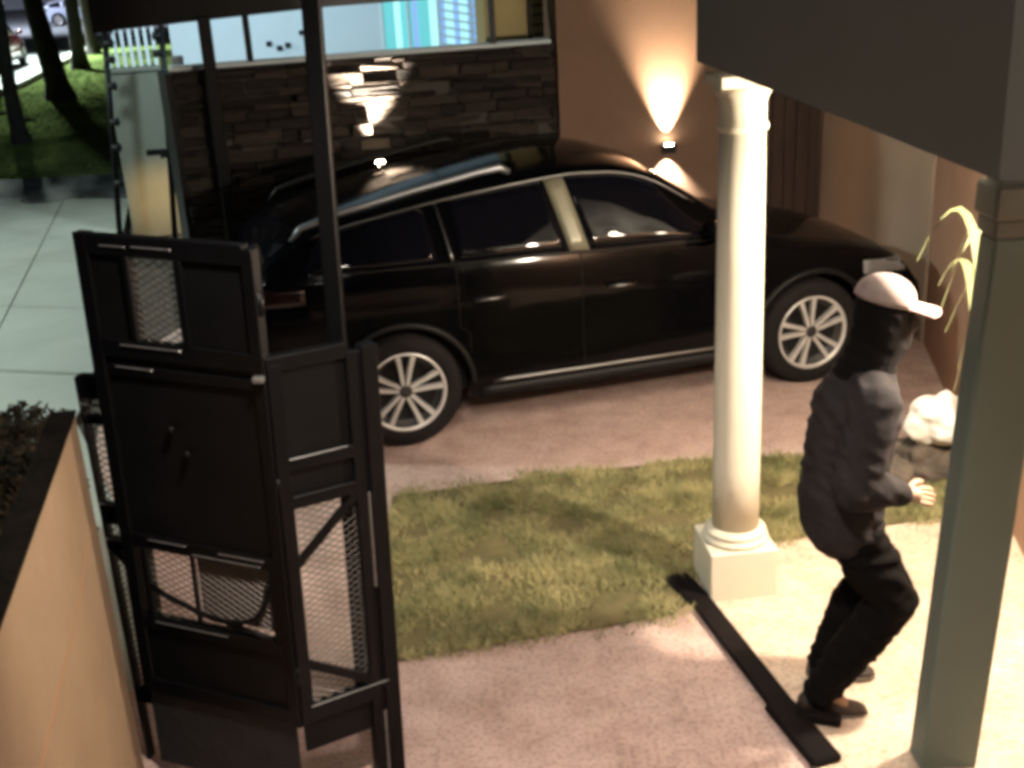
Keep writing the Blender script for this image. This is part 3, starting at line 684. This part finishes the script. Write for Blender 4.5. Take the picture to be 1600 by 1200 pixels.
def leafcloud(name, centers, n, size, m, squash=.8):
    V = np.empty((n, 4, 3))
    idx = rng.integers(0, len(centers), n)
    C = np.array([c[:3] for c in centers])[idx]; rad = np.array([c[3] for c in centers])[idx]
    d = rng.normal(0, 1, (n, 3)); d /= np.linalg.norm(d, axis=1)[:, None]; rr = rad*rng.uniform(.3, 1, n)**.6
    p = C + d*rr[:, None]*np.array([1, 1, squash])
    a = rng.normal(0, 1, (n, 3)); a /= np.linalg.norm(a, axis=1)[:, None]
    b = np.cross(a, rng.normal(0, 1, (n, 3))); b /= np.linalg.norm(b, axis=1)[:, None]
    s = size*rng.uniform(.5, 1.3, n)[:, None]
    V[:, 0] = p-a*s; V[:, 1] = p-b*s*.45; V[:, 2] = p+a*s; V[:, 3] = p+b*s*.45
    me = bpy.data.meshes.new(name); me.from_pydata(V.reshape(-1, 3).tolist(), [], [(i, i+1, i+2, i+3) for i in range(0, 4*n, 4)]); me.materials.append(m)
    o = bpy.data.objects.new(name, me); SC.collection.objects.link(o); return o
hc = []
for i in range(90):
    y = random.uniform(.2, 6.6); x0 = -1.75 + (3.4-y)*.20 if y < 3.4 else -2.05-(y-3.4)*.42
    hc.append((x0 - random.uniform(.1, 1.5), y, random.uniform(.1, .72), random.uniform(.2, .34)))
for i in range(260):
    y = random.uniform(3.62, 5.8); rd = random.uniform(.12, .22); hc.append((-(.41*y)+.03-rd-random.uniform(0, .8), y, random.uniform(.1, .62+(5.6-y)*.14), rd))
hg = leafcloud('hedge', hc, 110000, .028, M['hedge']); tag(hg, 'dark dry hedge growing outside the ochre perimeter wall', 'hedge', kind='stuff')
bed = sheet('planting_bed', [(-1.55, 3.3), (-1.0, -1), (-5, -1), (-5.5, 6.3), (-3.3, 7.2)], .02, M['soil'])

# ------------------------------------------------------------------ pier, fence posts, railing at the entrance
pr = empty('boundary_pier', (-3.93, 13.1, 0), R(17), label='grey green boundary pier at the street corner with pale railing bars on top', cat='pier')
MB().box((-.28, -.0, -.02), (.27, .35, 1.80), ch=.01).build('shaft', M['conc'], pr)
MB().box((-.30, -.02, 1.802), (.29, .37, 1.85), ch=.01).build('coping', M['conc'], pr)
for i in range(7): MB().box((-.25+i*.082, .16, 1.85), (-.25+i*.082+.036, .19, 2.42), ch=.003).build('railing_bar', M['facade'], pr)
MB().box((-.28, .15, 2.42), (.28, .2, 2.46)).build('railing_rail', M['facade'], pr)
lamp('entrance_ground_light', 'SPOT', (-3.62, 12.55, .5), 30, (1, .62, .25), .03, (-3.8, 13.1, .35), 110, .9)
def fence_pole(x, y, h, lean, label, zs, sd):
    o = empty('fence_pole', (x, y, 0), 0, label=label, cat='pole')
    MB().tube([(0, 0, 0), (lean*.5, 0, h*.5), (lean, 0, h)], .032, 8).build('pole', M['black'], o, True)
    for z_ in zs:
        MB().lathe([(.02, -.05), (.045, -.035), (.03, 0), (.05, .03), (.015, .05)], 12, Matrix.Translation((lean*z_/h+sd*.045, -.02, z_)) @ Matrix.Rotation(R(90), 4, 'Y')).build('insulator', M['trim'], o, True)
fence_pole(-4.13, 12.3, 2.35, .22, 'black electric fence pole with insulators at the left edge of the pier', (.75, 1.12, 1.38, 1.74, 2.0, 2.16, 2.3), 1)
fence_pole(-3.58, 12.45, 2.30, .20, 'black electric fence pole with a bracket at the right edge of the pier', (1.0, 2.03, 2.2), -1)
bk = MB().box((-.20, -.03, -.03), (.06, .03, .03), Matrix.Translation((-3.52, 12.42, 1.03)), .006).build('bracket', M['black']); tag(bk, 'short black bracket fixed across the fence pole beside the pier', 'bracket')
cp = MB().box((-.045, -.045, -.02), (.045, .045, 2.12), Matrix(((1, 0, .05, -2.86), (0, 1, 0, 10.5), (0, 0, 1, 0), (0, 0, 0, 1))), .01).build('concrete_post', M['pipe']); tag(cp, 'pale grey slim concrete post left of the stone wall', 'post')
dk = wallseg('dark_gate_panel', (-2.47, 9.02), (-2.30, 8.60), -.06, 2.12, M['black2'], label='dark steel panel closing the gap beside the stone wall', cat='panel')

# ------------------------------------------------------------------ trees, street lamps
def tree(x, y, r, h, lean, label, crown_z, cr_, nl, fork=None):
    o = empty('tree', (x, y, 0), 0, label=label, cat='tree')
    pts = [(lean*t*h + .06*math.sin(t*5+x), 0, h*t) for t in np.linspace(0, 1, 12)]
    MB().tube([(pts[0][0], 0, -.1)] + pts, [r*1.9] + [r*(1.35 if i == 0 else 1-.5*i/12) for i in range(12)], 12).build('trunk', M['bark'], o, True)
    tp = Vector(pts[-1]); cs = []
    for k in range(7):
        a = 2*math.pi*k/7+x; e = tp + Vector((math.cos(a)*cr_*.8, math.sin(a)*cr_*.8, cr_*random.uniform(.1, .9)))
        st = Vector(pts[6+k % 5])
        MB().tube([st, st.lerp(e, .5)+Vector((0, 0, .2)), e], [r*.4, r*.25, r*.08], 8).build('branch', M['bark'], o, True)
        cs.append((*e, cr_*random.uniform(.35, .55)))
        cs.append((*(st.lerp(e, .7)), cr_*random.uniform(.25, .45)))
    for k in range(10):
        a = random.uniform(0, 6.28); q_ = cr_*random.uniform(.2, 1)
        cs.append((tp.x+math.cos(a)*q_, tp.y+math.sin(a)*q_, crown_z+random.uniform(-.4, 1.6)*cr_*.6, cr_*random.uniform(.25, .45)))
    c_ = leafcloud('crown', cs, nl, .13, M['leaf']); c_.parent = o
tree(-8.75, 21.8, .15, 3.4, -.02, 'slim dark tree at the far left of the verge, nearest the path', 3.3, 1.7, 5000)
tree(-10.9, 29.8, .30, 4.2, -.06, 'thickest dark tree trunk, forking, in the middle of the verge', 3.8, 2.2, 7000)
tree(-13.5, 39.5, .25, 5.5, -.02, 'straight dark tree trunk near the white kerb', 5.2, 2.6, 4000)
tree(-15.3, 46.5, .22, 6, -.02, 'thin dark tree trunk farthest up the verge', 5.8, 2.6, 4000)
for i, (x, y, z_) in enumerate(((-12.6, 31.5, 2.30), (-12.9, 31.2, 1.75))):
    o = empty('globe_lamp', (x, y, 0), 0, label=('pale pink glowing globe lamp, upper one among the tree crowns', 'pale pink glowing globe lamp, lower one beside the slim tree')[i], cat='lamp')
    MB().tube([(0, 0, 0), (0, 0, z_-.1)], .03, 8).build('pole', M['black'], o, True)
    bm = bmesh.new(); bmesh.ops.create_icosphere(bm, subdivisions=3, radius=.12); bm.transform(Matrix.Translation((0, 0, z_))); me = bpy.data.meshes.new('globe'); bm.to_mesh(me); bm.free(); me.materials.append(M['globe'])
    g_ = bpy.data.objects.new('globe', me); SC.collection.objects.link(g_); g_.parent = o
# buildings across the street
fbm = mat('far_render', (.52, .54, .60), .85, var=.3, vscale=.3)
fb_ = empty('far_building', (-48, 128, 0), R(14), label='pale building across the street behind the trees', cat='building')
MB().box((-30, 0, 0), (34, 8, 9)).build('wall', fbm, fb_)
for i in range(12): MB().box((-28+i*5, -.08, 1.2), (-25.6+i*5, -.01, 3.2), ch=.02).build('window', M['glass'], fb_)
MB().box((-31, -1, 9), (35, 9, 9.6)).build('roof', M['trim'], fb_)

# ------------------------------------------------------------------ near-black flat band laid diagonally on the paving
ar = empty('dark_band', (0, 0, 0), label='dark brown flat band running across the paving from the column pedestal', cat='band')
MB().bar((.79, 4.60, .02), (.985, 3.74, .02), .10, .028, ch=.008).build('band', M['floor_band'], ar)
MB().bar((.72, 4.80, .02), (.80, 4.56, .02), .12, .03, ch=.012).build('band_head', M['floor_band'], ar)
MB().bar((.965, 3.78, .022), (1.06, 3.42, .022), .125, .034, ch=.012).build('end_block', M['floor_band'], ar)
MB().bar((1.02, 3.70, .03), (1.17, 3.64, .03), .05, .04, ch=.008).build('side_stub', M['floor_band'], ar)

# ------------------------------------------------------------------ sack, rock, plant
def lump(name, loc, sc, m, seed, amp=.25, fr=1.6, sub=4, parent=None, flat=None):
    bm = bmesh.new(); bmesh.ops.create_icosphere(bm, subdivisions=sub, radius=1)
    for v_ in bm.verts:
        p = v_.co.normalized(); k_ = 1+amp*noise.noise(p*fr+Vector((seed, 0, 0)))+amp*.5*noise.noise(p*fr*2.7+Vector((seed, 3, 0)))
        if flat: k_ = round(k_*flat)/flat*.5+k_*.5
        v_.co = Vector((p.x*sc[0]*k_, p.y*sc[1]*k_, p.z*sc[2]*k_))
    me = bpy.data.meshes.new(name); bm.to_mesh(me); bm.free(); me.materials.append(m)
    for p in me.polygons: p.use_smooth = True
    o = bpy.data.objects.new(name, me); SC.collection.objects.link(o); o.location = loc
    if parent: o.parent = parent
    return o
rk = lump('rock', (2.27, 5.80, .10), (.21, .18, .14), M['rock'], 3.3, .35, 1.5)
tag(rk, 'dark brown rock on the lawn edge under the pale sack', 'rock')
rk2 = lump('rock', (2.06, 5.72, .05), (.12, .11, .08), M['rock'], 8.1, .35, 1.5)
tag(rk2, 'smaller dark rock beside the running person hand, left of the sack', 'rock')
sk = lump('sack', (2.28, 5.74, .345), (.18, .15, .13), M['sack'], 5.2, .30, 1.3)
tag(sk, 'crumpled pale sack lying on the dark rock by the rosy wall', 'sack')
pt_ = empty('long_leaved_plant', (2.33, 5.30, 0), 0, label='yellow green plant with long arching leaves in a pot behind the pillar', cat='plant')
MB().lathe([(.04, 0.0), (.05, .02), (.07, .27), (.08, .27), (.08, .30), (.065, .30), (.06, .26)], 28).build('pot', M['pot'], pt_, True)
def blade(p0, p1, p2, w_):
    p0, p1, p2 = Vector(p0), Vector(p1), Vector(p2); V = []; F = []; fn = Vector((random.uniform(-.5, .5), 1, random.uniform(-.1, .4))).normalized()
    for i in range(13):
        t = i/12; p = p0*(1-t)**2+p1*2*t*(1-t)+p2*t*t; ww = w_*1.0*(math.sin(min(1, t*1.15+.12)*math.pi)**.6 if t < .98 else .05)
        tg = ((p1-p0)*(1-t)+(p2-p1)*t).normalized(); sd = tg.cross(fn).normalized()
        V += [p-sd*ww, p+Vector((0, 0, -.006)), p+sd*ww]
    for i in range(12): F += [(i*3, i*3+1, i*3+4, i*3+3), (i*3+1, i*3+2, i*3+5, i*3+4)]
    me_obj('leaf', V, F, M['blade'], pt_, True)
for x0, p1, p2, w_ in ((-.02, (-.10, .01, 1.7), (-.27, .02, 1.22), .022), (.0, (-.06, .02, 1.5), (-.20, .03, 1.32), .022), (.01, (-.02, -.02, 1.9), (-.18, -.05, .70), .026), (0, (-.08, 0, 2.15), (-.39, .0, 1.35), .024), (.02, (.0, .02, 2.15), (-.26, .0, 1.10), .034), (.03, (.08, .0, 1.95), (-.22, .02, .98), .032), (0, (-.01, .0, 1.75), (-.15, .0, .80), .026),
                       (.04, (.05, -.1, 1.9), (-.02, -.3, 1.15), .02), (.0, (-.02, .1, 2.0), (-.10, .3, 1.2), .02), (.03, (.06, .05, 2.2), (.0, .22, 1.5), .02), (.02, (.03, -.04, 1.7), (-.08, -.10, .95), .022)):
    blade((x0, 0, .28), p1, p2, w_)

# ------------------------------------------------------------------ person
PY = 3.82
pe = empty('person', (1.165, PY, 0), 0, label='person in grey hooded top, black trousers and pale cap running past the round column', cat='person')
OX = 1.18
def skin(name, nodes, edges, m, sub=2, disp=0., parent=pe, root=0, sm_=0):
    me = bpy.data.meshes.new(name); me.from_pydata([(x-OX, y, z) for x, y, z, *_ in nodes], edges, []); me.update()
    o = bpy.data.objects.new(name, me); SC.collection.objects.link(o)
    o.modifiers.new('s', 'SKIN').use_smooth_shade = True
    lay = me.skin_vertices[0].data if me.skin_vertices else None
    if lay is None:
        bpy.context.view_layer.update(); lay = me.skin_vertices[0].data
    for i, nd in enumerate(nodes):
        rx = nd[3]; ry = nd[4] if len(nd) > 4 else rx; lay[i].radius = (rx, ry); lay[i].use_root = (i == root)
    md = o.modifiers.new('u', 'SUBSURF'); md.levels = md.render_levels = sub
    dg = bpy.context.evaluated_depsgraph_get(); ev = o.evaluated_get(dg); nm = bpy.data.meshes.new_from_object(ev)
    o.modifiers.clear(); o.data = nm; nm.materials.clear(); nm.materials.append(m)
    if sm_:
        bm = bmesh.new(); bm.from_mesh(nm)
        for _ in range(sm_): bmesh.ops.smooth_vert(bm, verts=bm.verts[:], factor=.5, use_axis_x=True, use_axis_y=True, use_axis_z=True)
        bm.to_mesh(nm); bm.free()
    if disp:
        nm.update(); cos = [v_.co.copy() for v_ in nm.vertices]; nn = [v_.normal.copy() for v_ in nm.vertices]
        for v_, c_, n_ in zip(nm.vertices, cos, nn):
            q_ = Vector((c_.x*7, c_.y*7, c_.z*13)); f_ = noise.noise(q_)+.5*noise.noise(q_*2.3)
            v_.co = c_ + n_*disp*f_
    for p in nm.polygons: p.use_smooth = True
    o.parent = parent; return o
def chain(n0, k): return [(n0+i, n0+i+1) for i in range(k-1)]
# joints (world x, y rel, z). camera sees his right side (-y)
SHr = (1.245, -.165, 1.295); SHl = (1.29, .165, 1.30)
ELr = (1.165, -.235, 1.03); WRr = (1.35, -.20, .975); ELl = (1.235, .25, 1.04); WRl = (1.30, .12, 1.00)
HPr = (1.185, -.085, .83); HPl = (1.22, .085, .83)
KNr = (1.385, -.09, .49); KNl = (1.36, .12, .49); ANr = (1.135, -.09, .115); ANl = (1.21, .13, .10)
def vox(name, chains, m, vs=.010, it=8, fold=.0, fz=18., parent=None, freq=6.):
    """union of tapered capsules, remeshed to one skin. chains: lists of (x, y, z, r, ry_factor)"""
    mb = MB()
    for ch in chains:
        ch = [tuple(c)+(1.,) if len(c) == 4 else tuple(c) for c in ch]
        for a_, b_ in zip(ch[:-1], ch[1:]) if len(ch) > 1 else [(ch[0], ch[0])]:
            L = (Vector(a_[:3])-Vector(b_[:3])).length; k_ = max(1, int(L/(.25*min(a_[3], b_[3]))))
            for t in range(k_+1):
                f_ = t/k_; c_ = [a_[i]+(b_[i]-a_[i])*f_ for i in range(5)]
                ell(mb, (c_[0]-OX, c_[1], c_[2]), (c_[3], c_[3]*c_[4], c_[3]), 16)
    o = mb.build(name, m); rm = o.modifiers.new('r', 'REMESH'); rm.mode = 'VOXEL'; rm.voxel_size = vs
    if it: sm_ = o.modifiers.new('s', 'SMOOTH'); sm_.factor = .5; sm_.iterations = it
    dg = bpy.context.evaluated_depsgraph_get(); nm = bpy.data.meshes.new_from_object(o.evaluated_get(dg)); o.modifiers.clear(); o.data = nm
    nm.materials.clear(); nm.materials.append(m); nm.update()
    if fold:
        nn = [v_.normal.copy() for v_ in nm.vertices]
        for v_, n_ in zip(nm.vertices, nn):
            c_ = v_.co; w_ = noise.noise(Vector((c_.x*3, c_.y*3, c_.z*3)))*.5
            f_ = noise.noise(Vector((c_.x*freq+w_, c_.y*freq, c_.z*fz+c_.x*9+w_*4))) 
            f_ = 1-abs(f_)*2.2; f2 = noise.noise(Vector((c_.x*14, c_.y*14, c_.z*30)))
            v_.co = c_ + n_*fold*(f_*.7+f2*.45-.4)
    for p in nm.polygons: p.use_smooth = True
    o.parent = parent or pe; return o
def ell(mb, c, r, n=14):
    bm = bmesh.new(); bmesh.ops.create_uvsphere(bm, u_segments=n, v_segments=max(6, n//2), radius=1)
    bm.transform(Matrix.Translation(c) @ Matrix.Diagonal((*r, 1))); bm.verts.index_update()
    mb.add([v_.co.copy() for v_ in bm.verts], [[v_.index for v_ in f_.verts] for f_ in bm.faces]); bm.free()
# body (bare body under the clothes, head, hands)
B = [(1.18, 0, .86, .075, .10), (1.19, 0, 1.05, .08, .10), (1.23, 0, 1.24, .08, .11), (1.25, 0, 1.36, .055, .07), (1.285, 0, 1.45, .05), (1.325, 0, 1.54, .075, .072), (1.335, 0, 1.61, .088, .078), (1.325, 0, 1.68, .06, .055)]
E_ = chain(0, 8)
def limb(j, root, rr):
    n0 = len(B)
    for (x, y, z), r_ in zip(j, rr): B.append((x, y, z, r_))
    E_.append((root, n0)); E_.extend(chain(n0, len(j)))
limb([SHr, ELr, WRr], 2, [.055, .04, .027]); limb([SHl, ELl, WRl], 2, [.055, .04, .027])
limb([HPr, KNr, ANr, (1.23, -.10, .04)], 0, [.055, .04, .03, .025]); limb([HPl, KNl, ANl, (1.31, .12, .045)], 0, [.055, .04, .03, .025])
body = skin('body', B, E_, M['skin'], 2)
# hands: palm + five fingers each, joined to the body mesh
def hand(wr, dirv, upv, side, flex):
    d = Vector(dirv).normalized(); u = Vector(upv); u = (u-d*u.dot(d)).normalized(); s_ = d.cross(u)*side
    W_ = Vector(wr); N = []; E2 = []
    def A(p, r_): N.append((p.x+0, p.y, p.z, r_)); return len(N)-1
    r0 = A(W_, .026); r1 = A(W_+d*.035, .030); r2 = A(W_+d*.07, .030); E2 += [(r0, r1), (r1, r2)]
    objs = [skin('hand', N, E2, M['skin'], 2)]
    for k_, (off, L) in enumerate(((-.027, .065), (-.009, .075), (.009, .070), (.026, .055))):
        b_ = W_ + d*.072 + s_*off; f1 = b_ + (d*math.cos(flex*.5)-u*math.sin(flex*.5))*L*.45; f2 = f1+(d*math.cos(flex*1.3)-u*math.sin(flex*1.3))*L*.33; f3 = f2+(d*math.cos(flex*2)-u*math.sin(flex*2))*L*.25
        st = W_+d*.05+s_*off*.8
        objs.append(skin('finger', [(*st, .010), (*b_, .0105), (*f1, .0095), (*f2, .0085), (*f3, .007)], chain(0, 5), M['skin'], 1))
    st = W_+d*.02-s_*.015; t1 = W_+d*.045-s_*.045-u*.01; t2 = t1+(d*.8-s_*.35-u*.3)*.03; t3 = t2+(d*.9-u*.4)*.022
    objs.append(skin('thumb', [(*st, .014), (*t1, .012), (*t2, .0105), (*t3, .008)], chain(0, 4), M['skin'], 1))
    return objs
# note: y of nodes here is relative to the root
hands = hand((WRr[0], WRr[1], WRr[2]), (.95, .05, -.15), (.3, -.75, .55), 1, .55) + hand(WRl, (.35, -.35, -.85), (.8, .3, .3), -1, .6)
# face
face = MB()
def ell(mb, c, r, n=14):
    bm = bmesh.new(); bmesh.ops.create_uvsphere(bm, u_segments=n, v_segments=max(6, n//2), radius=1)
    bm.transform(Matrix.Translation(c) @ Matrix.Diagonal((*r, 1))); bm.verts.index_update()
    mb.add([v_.co.copy() for v_ in bm.verts], [[v_.index for v_ in f_.verts] for f_ in bm.faces]); bm.free()
ell(face, (1.413-OX, 0, 1.575), (.020, .012, .020))       # nose
ell(face, (1.395-OX, 0, 1.515), (.018, .026, .009)); ell(face, (1.393-OX, 0, 1.50), (.018, .024, .009))
ell(face, (1.375-OX, 0, 1.475), (.026, .032, .022))
for s_ in (-1, 1): ell(face, (1.315-OX, s_*.078, 1.585), (.018, .010, .032))
fo = face.build('face', M['skin'], pe, True)
def join_into(base, objs):
    bm = bmesh.new(); bm.from_mesh(base.data)
    for o in objs: bm.from_mesh(o.data)
    bm.to_mesh(base.data); bm.free()
    for o in objs: bpy.data.objects.remove(o)
    for p in base.data.polygons: p.use_smooth = True
join_into(body, hands+[fo])
ey = MB()
for s_ in (-1, 1): ell(ey, (1.398-OX, s_*.032, 1.60), (.011, .013, .009))
ey.build('eye', M['eye'], pe, True)
# jacket
def mid(a, b, t, dz=0): return tuple(a[i]+(b[i]-a[i])*t + (dz if i == 2 else 0) for i in range(3))
vox('jacket', [
    [(1.20, 0, .795, .152, 1.30), (1.195, 0, .93, .154, 1.26), (1.215, 0, 1.08, .156, 1.24), (1.235, 0, 1.22, .158, 1.22), (1.25, 0, 1.30, .120, 1.25), (1.27, 0, 1.37, .090, 1.15)],
    [(1.245, -.09, 1.32, .085), (*SHr, .092), (*mid(SHr, ELr, .5), .088), (*ELr, .084), (*mid(ELr, WRr, .5), .070), (*mid(ELr, WRr, .9), .045)],
    [(1.27, .09, 1.32, .085), (*SHl, .080), (*mid(SHl, ELl, .5), .075), (*ELl, .070), (*mid(ELl, WRl, .5), .058), (*mid(ELl, WRl, .9), .045)]],
    M['hoodie'], .011, 6, .012, 14.)
vox('cuff', [[(*mid(ELr, WRr, .84), .047), (*mid(ELr, WRr, .95), .044)]], M['hoodie'], .007, 2)
vox('cuff', [[(*mid(ELl, WRl, .84), .047), (*mid(ELl, WRl, .95), .044)]], M['hoodie'], .007, 2)
# trousers
vox('trousers', [
    [(1.195, 0, .90, .115, 1.15), (1.195, 0, .80, .120, 1.15)],
    [(*HPr, .088), (*mid(HPr, KNr, .5), .108), (*KNr, .088), (*mid(KNr, ANr, .4), .090), (*mid(KNr, ANr, .85), .074), (*mid(KNr, ANr, 1.03), .070)],
    [(*HPl, .088), (*mid(HPl, KNl, .5), .108), (*KNl, .088), (*mid(KNl, ANl, .4), .090), (*mid(KNl, ANl, .85), .074), (*mid(KNl, ANl, 1.03), .070)]],
    M['trouser'], .011, 5, .016, 16.)
# shoes
def shoe(x, y, z, pitch, yaw=0):
    T_ = Matrix.Translation((x-OX, y, z)) @ Matrix.Rotation(yaw, 4, 'Z') @ Matrix.Rotation(pitch, 4, 'Y')
    mb = MB(); prof = [(-.085, .030, .07), (-.07, .038, .09), (-.02, .040, .085), (.05, .043, .062), (.11, .046, .048), (.155, .042, .036), (.178, .026, .024)]
    V = []; n = 12
    for (px, hw_, ht) in prof:
        for k_ in range(n):
            a_ = 2*math.pi*k_/n; yy = hw_*math.cos(a_); z2 = .018+max(0, math.sin(a_))**.7*(ht-.018) if math.sin(a_) > 0 else .016
            V.append(T_ @ Vector((px, yy, z2)))
    F = [(i*n+k_, i*n+(k_+1) % n, (i+1)*n+(k_+1) % n, (i+1)*n+k_) for i in range(len(prof)-1) for k_ in range(n)] + [tuple(range(n))[::-1], tuple(range((len(prof)-1)*n, len(prof)*n))]
    mb.add(V, F); s_ = mb.build('shoe', M['shoe'], pe, True)
    so = MB(); V = []
    for z2 in (0, .018):
        for (px, hw_, ht) in prof: V.append(T_ @ Vector((px, hw_+.004, z2)))
        for (px, hw_, ht) in reversed(prof): V.append(T_ @ Vector((px, -hw_-.004, z2)))
    m_ = len(prof)*2; F = [tuple(range(m_)), tuple(range(m_, 2*m_))[::-1]] + [(i, (i+1) % m_, m_+(i+1) % m_, m_+i) for i in range(m_)]
    so.add(V, F); so.build('sole', M['sole'], s_)
shoe(1.13, -.09, .01, R(6)); shoe(1.225, .13, .01, 0)
# hood around the head and neck, cap
vox('hood', [[(1.225, 0, 1.33, .085, 1.35), (1.27, 0, 1.40, .098, 1.12), (1.30, 0, 1.50, .098, 1.02), (1.305, 0, 1.585, .099, .98), (1.305, 0, 1.625, .075, 1.)], [(1.30, 0, 1.44, .085), (1.355, 0, 1.475, .062)]], M['hoodcloth'], .009, 4, .008, 14.)
vox('face_mask', [[(1.350, 0, 1.50, .066), (1.352, 0, 1.56, .070)], [(1.40, 0, 1.545, .030), (1.41, 0, 1.53, .028)]], M['hoodcloth'], .007, 3)
cp_ = MB(); V = []; n = 28; C0 = Vector((1.310-OX, 0, 1.632)); tilt = Matrix.Translation(C0) @ Matrix.Rotation(R(14), 4, 'Y')
for i in range(10):
    ph = i/9*math.pi/2
    for k_ in range(n):
        a_ = 2*math.pi*k_/n; V.append(tilt @ Vector((.107*math.cos(a_)*math.cos(ph)+.002, .102*math.sin(a_)*math.cos(ph), .092*math.sin(ph)**.9-.01)))
F = [(i*n+k_, i*n+(k_+1) % n, (i+1)*n+(k_+1) % n, (i+1)*n+k_) for i in range(9) for k_ in range(n)] + [tuple(range(n))[::-1]]
cap = me_obj('cap', V, F, M['cap'], pe, True)
V = []
for z2 in (0, -.006):
    for i in range(15):
        a_ = -1.15+2.3*i/14; V.append(tilt @ Vector((.104*math.cos(a_), .097*math.sin(a_), z2-.002)))
        V.append(tilt @ Vector((.095+.105*math.cos(a_*.95)**.7 if abs(a_) < 1.5 else .1, .088*math.sin(a_), z2-.012+.02*math.cos(a_*1.2)-.012)))
F = [(2*i, 2*i+2, 2*i+3, 2*i+1) for i in range(14)] + [(30+2*i, 30+2*i+1, 30+2*i+3, 30+2*i+2) for i in range(14)] + [(2*i+1, 2*i+3, 33+2*i, 31+2*i) for i in range(14)]
me_obj('brim', V, F, M['brim'], cap, True)
